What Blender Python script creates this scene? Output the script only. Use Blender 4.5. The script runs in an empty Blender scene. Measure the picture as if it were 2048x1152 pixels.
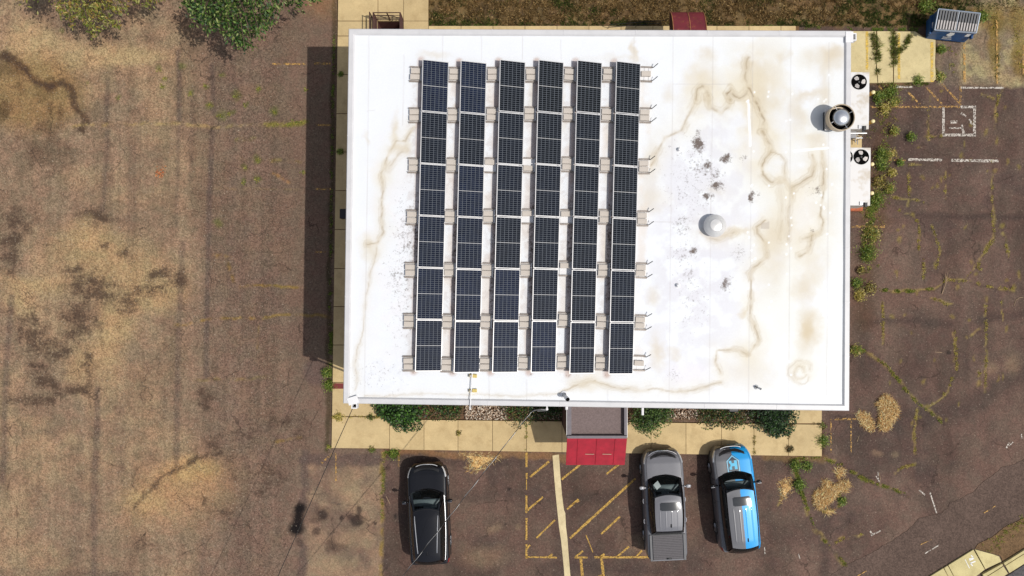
import bpy, math, random
import numpy as np
from mathutils import Vector, Matrix
from mathutils.bvhtree import BVHTree
random.seed(7); RNG = np.random.default_rng(7)
SC = bpy.context.scene
COL = SC.collection
PI = math.pi
# ------------------------------------------------------------------ camera model: straight down from a drone
F, HC, CX, CY = 1400.0, 34.23, 1024.0, 576.0
S0 = F / HC
ZR = 5.95                                   # roof membrane height
SUN = Vector((0.571, -0.2254, 1.0)).normalized()

def P(u, v, z=0.0):
    k = (HC - z) / F
    return Vector(((u - CX) * k, (CY - v) * k, z))

def lin(c):
    return tuple((x / 255 / 12.92 if x / 255 <= 0.04045 else ((x / 255 + 0.055) / 1.055) ** 2.4) for x in c)
GAIN = 1.17
def A(r, g, b, k=1.0):                      # colour as photographed in full sun -> albedo
    return tuple(min(0.9, x * k / GAIN) for x in lin((r, g, b)))

# ------------------------------------------------------------------ object helpers
def tag(o, label=None, cat=None, group=None, kind=None):
    if label: o['label'] = label
    if cat: o['category'] = cat
    if group: o['group'] = group
    if kind: o['kind'] = kind
    return o

def thing(name, label, cat, loc=(0, 0, 0), rz=0.0, group=None):
    o = bpy.data.objects.new(name, None); COL.objects.link(o)
    o.empty_display_size = 0.2
    o.location = loc; o.rotation_euler = (0, 0, rz)
    return tag(o, label, cat, group)

def link(name, me, mat=None, parent=None, loc=None, rz=0.0):
    o = bpy.data.objects.new(name, me); COL.objects.link(o)
    if mat: me.materials.append(mat)
    if parent: o.parent = parent
    if loc is not None: o.location = loc
    if rz: o.rotation_euler = (0, 0, rz)
    return o

def copy_tree(o, parent=None):
    c = o.copy(); COL.objects.link(c)
    if parent: c.parent = parent
    for ch in [x for x in COL.objects if x.parent == o]:
        copy_tree(ch, c)
    return c

class MB:
    """collects shapes into one mesh"""
    def __init__(s): s.v = []; s.f = []
    def add(s, vs, fs):
        b = len(s.v); s.v += [tuple(p) for p in vs]; s.f += [tuple(i + b for i in f) for f in fs]; return s
    def box(s, c, d, rz=0.0, M=None):
        hx, hy, hz = d[0] / 2, d[1] / 2, d[2] / 2
        vs = [Vector((x, y, z)) for z in (-hz, hz) for x, y in ((-hx, -hy), (hx, -hy), (hx, hy), (-hx, hy))]
        R = M if M else Matrix.Rotation(rz, 3, 'Z')
        vs = [R @ p + Vector(c) for p in vs]
        return s.add(vs, [(3, 2, 1, 0), (4, 5, 6, 7), (0, 1, 5, 4), (1, 2, 6, 5), (2, 3, 7, 6), (3, 0, 4, 7)])
    def bevbox(s, c, d, b, rz=0.0, M=None):
        # box with chamfered vertical edges and top edge
        hx, hy, hz = d[0] / 2, d[1] / 2, d[2] / 2
        def ring(ix, z): 
            x, y = hx - ix, hy - ix
            return [(-x + b, -y, z), (x - b, -y, z), (x, -y + b, z), (x, y - b, z), (x - b, y, z), (-x + b, y, z), (-x, y - b, z), (-x, -y + b, z)]
        R = M if M else Matrix.Rotation(rz, 3, 'Z')
        rings = ring(0, -hz) + ring(0, hz - b) + ring(b * .7, hz)
        vs = [R @ Vector(p) + Vector(c) for p in rings]
        fs = [tuple(range(7, -1, -1)), tuple(range(16, 24))]
        for k in (0, 8):
            for i in range(8): fs.append((k + i, k + (i + 1) % 8, k + 8 + (i + 1) % 8, k + 8 + i))
        return s.add(vs, fs)
    def tube(s, pts, r, n=8, cap=True):
        pts = [Vector(p) for p in pts]; m = len(pts); vs = []; fs = []
        for i, p in enumerate(pts):
            d = (pts[min(i + 1, m - 1)] - pts[max(i - 1, 0)]).normalized()
            up = Vector((0, 0, 1)) if abs(d.z) < 0.95 else Vector((1, 0, 0))
            a = d.cross(up).normalized(); b = a.cross(d).normalized()
            rr = r[i] if isinstance(r, (list, tuple)) else r
            for k in range(n):
                t = 2 * PI * k / n
                vs.append(p + a * math.cos(t) * rr + b * math.sin(t) * rr)
        for i in range(m - 1):
            for k in range(n):
                fs.append((i * n + k, i * n + (k + 1) % n, (i + 1) * n + (k + 1) % n, (i + 1) * n + k))
        if cap:
            fs.append(tuple(range(n - 1, -1, -1))); fs.append(tuple((m - 1) * n + k for k in range(n)))
        return s.add(vs, fs)
    def lathe(s, prof, n=32, c=(0, 0, 0)):
        c = Vector(c); vs = []; fs = []; m = len(prof)
        for r, z in prof:
            for k in range(n):
                t = 2 * PI * k / n; vs.append(c + Vector((r * math.cos(t), r * math.sin(t), z)))
        for i in range(m - 1):
            for k in range(n):
                fs.append((i * n + k, i * n + (k + 1) % n, (i + 1) * n + (k + 1) % n, (i + 1) * n + k))
        return s.add(vs, fs)
    def prism(s, poly, z0, z1):
        n = len(poly)
        a = sum(poly[i][0] * poly[(i + 1) % n][1] - poly[(i + 1) % n][0] * poly[i][1] for i in range(n))
        if a < 0: poly = poly[::-1]
        vs = [(p[0], p[1], z0) for p in poly] + [(p[0], p[1], z1) for p in poly]
        fs = [tuple(range(n - 1, -1, -1)), tuple(range(n, 2 * n))] + [(i, (i + 1) % n, n + (i + 1) % n, n + i) for i in range(n)]
        return s.add(vs, fs)
    def grid(s, fn, nu, nv, flip=False):
        vs = [fn(i / nu, j / nv) for j in range(nv + 1) for i in range(nu + 1)]
        fs = []
        for j in range(nv):
            for i in range(nu):
                a = j * (nu + 1) + i
                q = (a, a + 1, a + nu + 2, a + nu + 1)
                fs.append(q[::-1] if flip else q)
        return s.add(vs, fs)
    def mesh(s, name, smooth=False):
        me = bpy.data.meshes.new(name); me.from_pydata(s.v, [], s.f); me.update()
        if smooth:
            me.shade_smooth()
            if smooth != True: me.set_sharp_from_angle(angle=math.radians(smooth))
        return me
    def build(s, name, mat, parent=None, smooth=False, loc=None, rz=0.0):
        return link(name, s.mesh(name, smooth), mat, parent, loc, rz)

def fast_mesh(name, verts, faces, colors=None, attr='tint'):
    """numpy mesh with equal-sided faces, optional per-vertex colour"""
    verts = np.asarray(verts, np.float32); faces = np.asarray(faces, np.int32)
    me = bpy.data.meshes.new(name)
    n, k = faces.shape
    me.vertices.add(len(verts)); me.vertices.foreach_set('co', verts.ravel())
    me.loops.add(n * k); me.loops.foreach_set('vertex_index', faces.ravel())
    me.polygons.add(n); me.polygons.foreach_set('loop_start', np.arange(0, n * k, k, dtype=np.int32))
    me.update(calc_edges=True)
    if colors is not None:
        c = np.ones((len(verts), 4), np.float32); c[:, :3] = colors
        a = me.color_attributes.new(attr, 'FLOAT_COLOR', 'POINT'); a.data.foreach_set('color', c.ravel())
    return me

# ------------------------------------------------------------------ numpy noise
def vnoise(x, y, seed=0):
    xi = np.floor(x).astype(np.int64); yi = np.floor(y).astype(np.int64)
    fx = x - xi; fy = y - yi; fx = fx * fx * (3 - 2 * fx); fy = fy * fy * (3 - 2 * fy)
    def h(a, b):
        n = (a * 374761393 + b * 668265263 + seed * 1442695041) & 0xffffffff
        n = ((n ^ (n >> 13)) * 1274126177) & 0xffffffff
        n = n ^ (n >> 16)
        return (n & 0xffff) / 65535.0
    return (h(xi, yi) * (1 - fx) + h(xi + 1, yi) * fx) * (1 - fy) + (h(xi, yi + 1) * (1 - fx) + h(xi + 1, yi + 1) * fx) * fy
def fbm(x, y, scale, octv=4, seed=0, sy=None):
    sy = sy or scale; t = 0; a = 1.0; n = 0
    for i in range(octv):
        t = t + a * vnoise(x / scale * 2 ** i + 17.3 * i, y / sy * 2 ** i - 9.1 * i, seed + i); n += a; a *= 0.55
    return t / n
def sstep(x, a, b):
    t = np.clip((x - a) / (b - a), 0, 1); return t * t * (3 - 2 * t)

class Painter:
    """paints low-frequency stains and wear into a vertex colour layer; coordinates are photograph pixels on that plane"""
    def __init__(s, U, V, base):
        s.U, s.V = U, V; s.C = np.empty(U.shape + (3,), np.float32); s.C[:] = base
        s.U2 = U + 22 * (fbm(U, V, 60, 4, 11) - .5) + 9 * (fbm(U, V, 12, 3, 12) - .5)
        s.V2 = V + 22 * (fbm(U, V, 60, 4, 13) - .5) + 9 * (fbm(U, V, 12, 3, 14) - .5)
    def mix(s, m, col):
        m = np.clip(m, 0, 1)[..., None]; s.C = s.C * (1 - m) + np.array(col, np.float32) * m
    def mul(s, m): s.C = s.C * np.clip(m, 0, 3)[..., None]
    def blob(s, u, v, ru, rv, soft=.5, warp=1.0, rot=0.0):
        U = s.U + (s.U2 - s.U) * warp - u; V = s.V + (s.V2 - s.V) * warp - v
        if rot: U, V = U * math.cos(rot) + V * math.sin(rot), -U * math.sin(rot) + V * math.cos(rot)
        d = np.sqrt((U / ru) ** 2 + (V / rv) ** 2)
        return 1 - sstep(d, 1 - soft, 1 + soft)
    def line(s, pts, w, soft=1.0, warp=1.0):
        """1 on a polyline fading out; w half-width"""
        out = np.zeros(s.U.shape, np.float32)
        us = [p[0] for p in pts]; vs = [p[1] for p in pts]; m = w * (1 + soft) + 20
        sel = (s.U > min(us) - m) & (s.U < max(us) + m) & (s.V > min(vs) - m) & (s.V < max(vs) + m)
        if not sel.any(): return out
        U = (s.U + (s.U2 - s.U) * warp)[sel]; V = (s.V + (s.V2 - s.V) * warp)[sel]; d = np.full(U.shape, 1e9)
        for (a, b), (c, e) in zip(pts[:-1], pts[1:]):
            du, dv = c - a, e - b; L = du * du + dv * dv + 1e-9
            t = np.clip(((U - a) * du + (V - b) * dv) / L, 0, 1)
            d = np.minimum(d, np.hypot(U - a - t * du, V - b - t * dv))
        out[sel] = 1 - sstep(d, w * (1 - .5 * min(soft, 1.9)), w * (1 + .5 * soft)); return out

# ------------------------------------------------------------------ materials
def nmat(name):
    m = bpy.data.materials.new(name); m.use_nodes = True
    nt = m.node_tree; return m, nt, nt.nodes['Principled BSDF']
def nd(nt, t, **kw):
    n = nt.nodes.new(t)
    for k, v in kw.items():
        if k in n.inputs: n.inputs[k].default_value = v
        else: setattr(n, k, v)
    return n
def rgba(c): return (c[0], c[1], c[2], 1)
def ramp(nt, fac, a, b, ca, cb):
    r = nd(nt, 'ShaderNodeMapRange'); r.inputs['From Min'].default_value = a; r.inputs['From Max'].default_value = b
    r.inputs['To Min'].default_value = ca; r.inputs['To Max'].default_value = cb; r.clamp = True
    nt.links.new(fac, r.inputs['Value']); return r.outputs['Result']
def mixc(nt, fac, a, b, mode='MIX'):
    n = nd(nt, 'ShaderNodeMix', data_type='RGBA', blend_type=mode)
    for i, x in ((0, fac), (6, a), (7, b)):
        if isinstance(x, (int, float)): n.inputs[i].default_value = x
        elif isinstance(x, tuple): n.inputs[i].default_value = rgba(x)
        else: nt.links.new(x, n.inputs[i])
    return n.outputs[2]
def noise(nt, scale, detail=3, rough=.6, coord='Object', stretch=None):
    tc = nd(nt, 'ShaderNodeTexCoord'); n = nd(nt, 'ShaderNodeTexNoise'); n.inputs['Scale'].default_value = scale
    n.inputs['Detail'].default_value = detail; n.inputs['Roughness'].default_value = rough
    src = tc.outputs[coord]
    if stretch:
        mp = nd(nt, 'ShaderNodeMapping'); mp.inputs['Scale'].default_value = stretch; nt.links.new(src, mp.inputs[0]); src = mp.outputs[0]
    nt.links.new(src, n.inputs['Vector']); return n.outputs['Fac']
def pebbles(nt, scale):
    tc = nd(nt, 'ShaderNodeTexCoord'); v = nd(nt, 'ShaderNodeTexVoronoi'); v.inputs['Scale'].default_value = scale; v.inputs['Randomness'].default_value = 1.0
    mp = nd(nt, 'ShaderNodeMapping'); mp.inputs['Rotation'].default_value = (0, 0, .6); nt.links.new(tc.outputs['Object'], mp.inputs[0]); nt.links.new(mp.outputs[0], v.inputs['Vector'])
    s = nd(nt, 'ShaderNodeSeparateColor'); nt.links.new(v.outputs['Color'], s.inputs[0]); return s.outputs[0]
def bump(nt, bs, h, strength=.3, dist=.02):
    b = nd(nt, 'ShaderNodeBump'); b.inputs['Strength'].default_value = strength; b.inputs['Distance'].default_value = dist
    nt.links.new(h, b.inputs['Height']); nt.links.new(b.outputs[0], bs.inputs['Normal'])
def simple(name, col, rough=.6, metal=0.0, var=.12, scale=6.0, coat=0.0, spec=.5, bmp=0.0):
    m, nt, bs = nmat(name)
    n = noise(nt, scale, 4)
    k = ramp(nt, n, .3, .7, 1 - var, 1 + var)
    c = mixc(nt, 1.0, tuple(col), k, 'MULTIPLY')
    nt.links.new(c, bs.inputs['Base Color'])
    bs.inputs['Roughness'].default_value = rough; bs.inputs['Metallic'].default_value = metal
    bs.inputs['Coat Weight'].default_value = coat; bs.inputs['Coat Roughness'].default_value = .04
    bs.inputs['Specular IOR Level'].default_value = spec
    if bmp: bump(nt, bs, n, bmp)
    return m
def attr_mat(name, rough=.7, trans=0.0, spec=.3, attr='tint'):
    m, nt, bs = nmat(name)
    a = nd(nt, 'ShaderNodeAttribute'); a.attribute_name = attr
    nt.links.new(a.outputs['Color'], bs.inputs['Base Color']); bs.inputs['Roughness'].default_value = rough
    bs.inputs['Specular IOR Level'].default_value = spec
    if trans:
        t = nd(nt, 'ShaderNodeBsdfTranslucent'); nt.links.new(a.outputs['Color'], t.inputs['Color'])
        mx = nd(nt, 'ShaderNodeMixShader'); mx.inputs[0].default_value = trans
        nt.links.new(bs.outputs[0], mx.inputs[1]); nt.links.new(t.outputs[0], mx.inputs[2])
        nt.links.new(mx.outputs[0], nt.nodes['Material Output'].inputs[0])
    return m
def ground_mat():
    m, nt, bs = nmat('ground')
    a = nd(nt, 'ShaderNodeAttribute'); a.attribute_name = 'tint'
    g = nd(nt, 'ShaderNodeAttribute'); g.attribute_name = 'grit'
    n1 = noise(nt, 5.5, 3, .6); n2 = pebbles(nt, 19); n3 = noise(nt, 12, 2, .6); n4 = noise(nt, 1.6, 5, .65); n5 = noise(nt, 1.1, 4, .6)
    dk = nd(nt, 'ShaderNodeAttribute'); dk.attribute_name = 'bare'
    k = nd(nt, 'ShaderNodeMath', operation='MULTIPLY')
    nt.links.new(ramp(nt, n1, .35, .65, .93, 1.07), k.inputs[0]); nt.links.new(ramp(nt, n2, 0, 1, .64, 1.36), k.inputs[1])
    k2 = nd(nt, 'ShaderNodeMath', operation='MULTIPLY'); nt.links.new(k.outputs[0], k2.inputs[0]); nt.links.new(ramp(nt, n4, .3, .7, .87, 1.13), k2.inputs[1])
    # grain is weaker where 'grit' is low
    k3 = mixc(nt, g.outputs['Fac'], (1, 1, 1), k2.outputs[0])
    hue = mixc(nt, ramp(nt, n5, .40, .60, 0, 1), (.955, 1.015, 1.0), (1.045, .985, .985))
    c = mixc(nt, 1.0, a.outputs['Color'], k3, 'MULTIPLY'); c = mixc(nt, 1.0, c, hue, 'MULTIPLY')
    # broken-up bare asphalt where the seal coat has worn off
    ad = nd(nt, 'ShaderNodeMath', operation='MULTIPLY_ADD'); nt.links.new(dk.outputs['Fac'], ad.inputs[0]); ad.inputs[1].default_value = .23
    nb_ = nd(nt, 'ShaderNodeMath', operation='ADD'); nt.links.new(noise(nt, 8, 4, .8), nb_.inputs[0]); nt.links.new(noise(nt, 1.9, 3, .6), nb_.inputs[1])
    hf = nd(nt, 'ShaderNodeMath', operation='MULTIPLY'); hf.inputs[1].default_value = .5; nt.links.new(nb_.outputs[0], hf.inputs[0]); nt.links.new(hf.outputs[0], ad.inputs[2])
    c = mixc(nt, ramp(nt, ad.outputs[0], .60, .76, 0, .85), c, A(72, 56, 46))
    sp = nd(nt, 'ShaderNodeMath', operation='MULTIPLY'); nt.links.new(ramp(nt, n3, .63, .72, 0, .55), sp.inputs[0]); nt.links.new(g.outputs['Fac'], sp.inputs[1])
    c = mixc(nt, sp.outputs[0], c, A(196, 180, 160))
    tc = nd(nt, 'ShaderNodeTexCoord'); dn = nd(nt, 'ShaderNodeTexNoise'); dn.inputs['Scale'].default_value = 1.4; dn.inputs['Detail'].default_value = 4; nt.links.new(tc.outputs['Object'], dn.inputs['Vector'])
    dm = nd(nt, 'ShaderNodeMix', data_type='VECTOR'); dm.inputs[0].default_value = .5; nt.links.new(tc.outputs['Object'], dm.inputs[4]); nt.links.new(dn.outputs['Color'], dm.inputs[5])
    for sc_, wd_, lo_, kk in ((.75, .012, .50, .55), (2.6, .022, .57, .45)):
        vo = nd(nt, 'ShaderNodeTexVoronoi'); vo.feature = 'DISTANCE_TO_EDGE'; vo.inputs['Scale'].default_value = sc_; nt.links.new(dm.outputs[1], vo.inputs['Vector'])
        mm = nd(nt, 'ShaderNodeMath', operation='MULTIPLY'); nt.links.new(ramp(nt, vo.outputs['Distance'], wd_ * .3, wd_, kk, 0), mm.inputs[0]); nt.links.new(ramp(nt, noise(nt, .55 if sc_ < 1 else .4, 3), lo_, lo_ + .08, 0, 1), mm.inputs[1])
        c = mixc(nt, mm.outputs[0], c, A(48, 39, 33))
    nt.links.new(c, bs.inputs['Base Color']); bs.inputs['Roughness'].default_value = .92; bs.inputs['Specular IOR Level'].default_value = .2
    bump(nt, bs, n2, .35, .03)
    return m
def concrete_mat(name, col, var=.10, spots=.25):
    m, nt, bs = nmat(name)
    n1 = noise(nt, .9, 5, .6); n2 = noise(nt, 22, 3, .7); n3 = noise(nt, 5, 4, .7)
    k = nd(nt, 'ShaderNodeMath', operation='MULTIPLY')
    nt.links.new(ramp(nt, n1, .3, .7, 1 - var, 1 + var), k.inputs[0]); nt.links.new(ramp(nt, n2, .3, .7, .93, 1.07), k.inputs[1])
    c = mixc(nt, 1.0, tuple(col), k.outputs[0], 'MULTIPLY')
    ge = nd(nt, 'ShaderNodeNewGeometry'); c = mixc(nt, 1.0, c, ramp(nt, ge.outputs['Random Per Island'], 0, 1, .90, 1.06), 'MULTIPLY')
    n6 = noise(nt, 2.2, 5, .7); c = mixc(nt, ramp(nt, n6, .48, .72, 0, .5), c, tuple(x * y for x, y in zip(col, (.62, .56, .50))))
    c = mixc(nt, ramp(nt, n3, .60, .78, 0, spots), c, tuple(x * .5 for x in col))
    nt.links.new(c, bs.inputs['Base Color']); bs.inputs['Roughness'].default_value = .85; bs.inputs['Specular IOR Level'].default_value = .25
    bump(nt, bs, n2, .2, .01); return m
def worn_paint(name, col, lo=.42, hi=.58, scale=7.0):
    m, nt, bs = nmat(name)
    n = noise(nt, scale, 5, .75); n2 = noise(nt, 20, 2, .6)
    c = mixc(nt, 1.0, tuple(col), ramp(nt, n2, .3, .7, .8, 1.15), 'MULTIPLY')
    nt.links.new(c, bs.inputs['Base Color']); bs.inputs['Roughness'].default_value = .8
    t = nd(nt, 'ShaderNodeBsdfTransparent'); mx = nd(nt, 'ShaderNodeMixShader')
    nt.links.new(ramp(nt, n, lo, hi, 0, 1), mx.inputs[0]); nt.links.new(t.outputs[0], mx.inputs[1]); nt.links.new(bs.outputs[0], mx.inputs[2])
    nt.links.new(mx.outputs[0], nt.nodes['Material Output'].inputs[0]); return m

M = {}
M['ground'] = ground_mat()
M['concrete'] = concrete_mat('tan_concrete', A(210, 185, 138))
M['joint'] = simple('joint_dirt', A(112, 84, 52), .95)
M['pale_concrete'] = concrete_mat('pale_concrete', A(218, 200, 158), .16, .6)
M['kerb'] = concrete_mat('kerb_concrete', A(206, 192, 140), .15, .4)
M['yellow'] = worn_paint('worn_yellow_paint', A(204, 162, 78), .36, .54, 13)
M['orange'] = worn_paint('worn_orange_paint', A(196, 152, 84), .46, .58)
M['pale_yellow'] = worn_paint('faded_yellow_paint', A(218, 182, 84), .38, .52)
M['white_paint'] = worn_paint('worn_white_paint', A(212, 202, 190), .42, .56, 11)
M['foliage'] = attr_mat('foliage', .5, .35, .4)
M['grass'] = attr_mat('grass_blades', .75, .35, .2)
M['straw'] = attr_mat('straw', .8, .3, .2)
M['bark'] = simple('bark', (.09, .06, .04), .9, 0, .3, 12, bmp=.4)
M['white_metal'] = simple('white_sheet_metal', (.72, .71, .71), .45, 0, .05, 3)
M['coping'] = simple('coping_metal', (.56, .55, .555), .45, 0, .06, 2.2)
M['shadow_rail_metal'] = simple('shadow_toned_rail', (.30, .26, .23), .5, .2, .3, 14)  # dark tone paints the trays' shadow lines onto their side rails
M['galv'] = simple('galvanised_steel', (.55, .55, .56), .35, .6, .1, 8)
M['dark_steel'] = simple('dark_steel', (.03, .03, .032), .5, .3, .2, 8)
M['black'] = simple('black_plastic', (.008, .008, .009), .5, 0, .2, 10)
M['void'] = simple('dark_void', (.003, .003, .003), .9, 0, .1, 10, spec=.05)
M['brown_steel'] = simple('brown_painted_steel', A(78, 50, 44), .6, 0, .25, 14)
M['tan_metal'] = simple('tan_sheet_metal', A(202, 184, 158), .5, 0, .08, 5)
M['ballast'] = concrete_mat('ballast_concrete', A(208, 198, 187), .10, .15)
M['wood'] = simple('yellow_wood_block', A(214, 190, 110), .7, 0, .2, 20)
M['bollard'] = simple('yellow_bollard_paint', A(206, 158, 60), .5, 0, .15, 9)
M['bollard_cap'] = simple('cream_bollard_cap', A(244, 226, 170), .6, 0, .1, 9)
M['mirror_steel'] = simple('bright_spun_metal', (.62, .63, .65), .28, .85, .08, 5)
M['cable'] = simple('black_cable', (.012, .011, .011), .5, 0, .1, 3)
M['pale_cable'] = simple('bare_cable', (.30, .30, .30), .35, .6, .1, 3)
M['rubber'] = simple('tyre_rubber', (.012, .012, .012), .8, 0, .1, 9)
M['rim'] = simple('alloy_rim', (.35, .35, .36), .3, .8, .05, 9)
M['satin'] = simple('satin_trim', (.62, .63, .65), .42, .9, .03, 4)
M['chrome'] = simple('chrome', (.75, .76, .78), .12, 1.0, .02, 4)
M['lamp_glass'] = simple('lamp_glass', (.66, .68, .70), .10, .3, .1, 6, coat=1)
M['red_lamp'] = simple('red_lamp', (.25, .008, .008), .15, 0, .1, 6, coat=1)
M['cloth_seat'] = simple('seat_cloth', (.10, .11, .11), .9, 0, .2, 20)
M['dash'] = simple('dashboard', (.11, .13, .135), .6, 0, .2, 12)
M['paper'] = simple('white_paper', (.8, .8, .78), .8, 0, .03, 4)

def glass_mat(name, tr, tint=(.75, .85, .85)):
    m, nt, bs = nmat(name)
    bs.inputs['Base Color'].default_value = (.006, .008, .009, 1); bs.inputs['Roughness'].default_value = .03; bs.inputs['Specular IOR Level'].default_value = .6
    t = nd(nt, 'ShaderNodeBsdfTransparent'); t.inputs['Color'].default_value = rgba(tint)
    n = noise(nt, 3, 2); f = nd(nt, 'ShaderNodeMixShader')
    nt.links.new(ramp(nt, n, .3, .7, tr - .05, tr + .05), f.inputs[0])
    nt.links.new(bs.outputs[0], f.inputs[1]); nt.links.new(t.outputs[0], f.inputs[2])
    nt.links.new(f.outputs[0], nt.nodes['Material Output'].inputs[0]); return m
M['windscreen'] = glass_mat('windscreen_glass', .86, (.90, .96, .96))
M['tinted'] = glass_mat('tinted_glass', .12)
M['window_glass'] = glass_mat('window_glass', .1)

def paint_mat(name, col, metal=.5, rough=.28, split=None, edge=0.0):
    m, nt, bs = nmat(name)
    n = noise(nt, 40, 2); c = mixc(nt, 1.0, tuple(col), ramp(nt, n, .3, .7, .94, 1.06), 'MULTIPLY')
    if split:
        tc = nd(nt, 'ShaderNodeTexCoord'); sx = nd(nt, 'ShaderNodeSeparateXYZ'); nt.links.new(tc.outputs['Object'], sx.inputs[0])
        nn = noise(nt, 14, 3, .8, stretch=(1, .35, 1))
        ad = nd(nt, 'ShaderNodeMath', operation='MULTIPLY_ADD'); nt.links.new(nn, ad.inputs[0]); ad.inputs[1].default_value = .09; nt.links.new(sx.outputs['X'], ad.inputs[2])
        fac = ramp(nt, ad.outputs[0], edge + .05, edge + .075, 0, 1)
        c = mixc(nt, fac, c, tuple(split))
        nt.links.new(ramp(nt, fac, 0, 1, metal, .05), bs.inputs['Metallic'])
    else: bs.inputs['Metallic'].default_value = metal
    nt.links.new(c, bs.inputs['Base Color'])
    bs.inputs['Roughness'].default_value = rough; bs.inputs['Specular IOR Level'].default_value = .3; bs.inputs['Coat Weight'].default_value = .6; bs.inputs['Coat Roughness'].default_value = .06
    return m

def panel_mat():
    """6 x 24 half-cut cells, bus-bar gap in the middle; UV-free, from object coordinates (panel is 1.04 x 2.08 m)"""
    m, nt, bs = nmat('solar_cells')
    tc = nd(nt, 'ShaderNodeTexCoord'); sx = nd(nt, 'ShaderNodeSeparateXYZ'); nt.links.new(tc.outputs['Object'], sx.inputs[0])
    def mth(op, a, b=None, c=None):
        n = nd(nt, 'ShaderNodeMath', operation=op)
        for i, x in enumerate((a, b, c)):
            if x is None: continue
            if isinstance(x, (int, float)): n.inputs[i].default_value = x
            else: nt.links.new(x, n.inputs[i])
        return n.outputs[0]
    cw, ch = 1.0 / 6, 2.0 / 24
    fx = mth('PINGPONG', mth('ADD', sx.outputs['X'], 3.0), cw / 2)     # 0 on a cell border column
    fy = mth('PINGPONG', mth('ADD', sx.outputs['Y'], 4 * ch * 6), ch / 2)
    lx = mth('LESS_THAN', fx, .010); ly = mth('LESS_THAN', fy, .0075)
    mid = mth('LESS_THAN', mth('ABSOLUTE', sx.outputs['Y']), .012)
    grid = mth('MAXIMUM', lx, ly)
    oi = nd(nt, 'ShaderNodeObjectInfo')
    n = noise(nt, 3.3, 2, .5)
    cell = mixc(nt, 1.0, oi.outputs['Color'], ramp(nt, n, .3, .7, .7, 1.3), 'MULTIPLY')
    c = mixc(nt, grid, cell, (.09, .10, .115))
    c = mixc(nt, mid, c, (.38, .38, .38))
    nt.links.new(c, bs.inputs['Base Color']); bs.inputs['Roughness'].default_value = .05; bs.inputs['Specular IOR Level'].default_value = .13
    return m
M['cells'] = panel_mat()
M['panel_frame'] = simple('panel_frame', (.54, .53, .53), .4, .2, .05, 4)

def roof_mat():
    m, nt, bs = nmat('roof_membrane')
    a = nd(nt, 'ShaderNodeAttribute'); a.attribute_name = 'tint'
    n1 = noise(nt, 1.3, 5, .6); n2 = noise(nt, 16, 3, .7)
    k = nd(nt, 'ShaderNodeMath', operation='MULTIPLY')
    nt.links.new(ramp(nt, n1, .3, .7, .985, 1.015), k.inputs[0]); nt.links.new(ramp(nt, n2, .3, .7, .975, 1.02), k.inputs[1])
    c = mixc(nt, 1.0, a.outputs['Color'], k.outputs[0], 'MULTIPLY')
    nt.links.new(c, bs.inputs['Base Color']); bs.inputs['Roughness'].default_value = .55; bs.inputs['Specular IOR Level'].default_value = .3
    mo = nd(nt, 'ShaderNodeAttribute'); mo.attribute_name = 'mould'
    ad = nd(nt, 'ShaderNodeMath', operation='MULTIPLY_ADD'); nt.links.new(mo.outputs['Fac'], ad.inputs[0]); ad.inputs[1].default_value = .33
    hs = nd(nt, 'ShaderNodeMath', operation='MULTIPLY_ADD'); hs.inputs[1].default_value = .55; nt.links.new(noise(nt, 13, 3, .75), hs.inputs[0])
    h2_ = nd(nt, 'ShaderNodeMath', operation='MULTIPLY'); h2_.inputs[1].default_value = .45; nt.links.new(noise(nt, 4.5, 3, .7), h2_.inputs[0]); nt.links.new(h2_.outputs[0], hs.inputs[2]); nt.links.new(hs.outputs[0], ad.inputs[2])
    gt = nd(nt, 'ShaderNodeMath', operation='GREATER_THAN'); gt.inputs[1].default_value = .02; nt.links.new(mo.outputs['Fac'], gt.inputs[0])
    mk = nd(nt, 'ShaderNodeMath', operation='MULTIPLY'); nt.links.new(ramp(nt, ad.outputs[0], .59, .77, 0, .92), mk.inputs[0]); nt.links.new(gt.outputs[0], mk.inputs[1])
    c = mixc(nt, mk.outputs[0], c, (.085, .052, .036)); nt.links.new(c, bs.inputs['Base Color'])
    return m
M['roof'] = roof_mat()

def brick_mat():
    m, nt, bs = nmat('brick')
    tc = nd(nt, 'ShaderNodeTexCoord'); mp = nd(nt, 'ShaderNodeMapping'); mp.inputs['Rotation'].default_value = (PI / 2, 0, 0)
    b = nd(nt, 'ShaderNodeTexBrick'); b.inputs['Scale'].default_value = 4.5
    b.inputs['Color1'].default_value = (.26, .15, .10, 1); b.inputs['Color2'].default_value = (.20, .11, .08, 1); b.inputs['Mortar'].default_value = (.35, .32, .28, 1)
    sx = nd(nt, 'ShaderNodeSeparateXYZ'); nt.links.new(tc.outputs['Object'], sx.inputs[0])
    ad = nd(nt, 'ShaderNodeMath', operation='ADD'); nt.links.new(sx.outputs['X'], ad.inputs[0]); nt.links.new(sx.outputs['Y'], ad.inputs[1])
    cb = nd(nt, 'ShaderNodeCombineXYZ'); nt.links.new(ad.outputs[0], cb.inputs['X']); nt.links.new(sx.outputs['Z'], cb.inputs['Y'])
    nt.links.new(cb.outputs[0], b.inputs['Vector']); nt.links.new(b.outputs['Color'], bs.inputs['Base Color']); bs.inputs['Roughness'].default_value = .9
    return m
M['brick'] = brick_mat()

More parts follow.
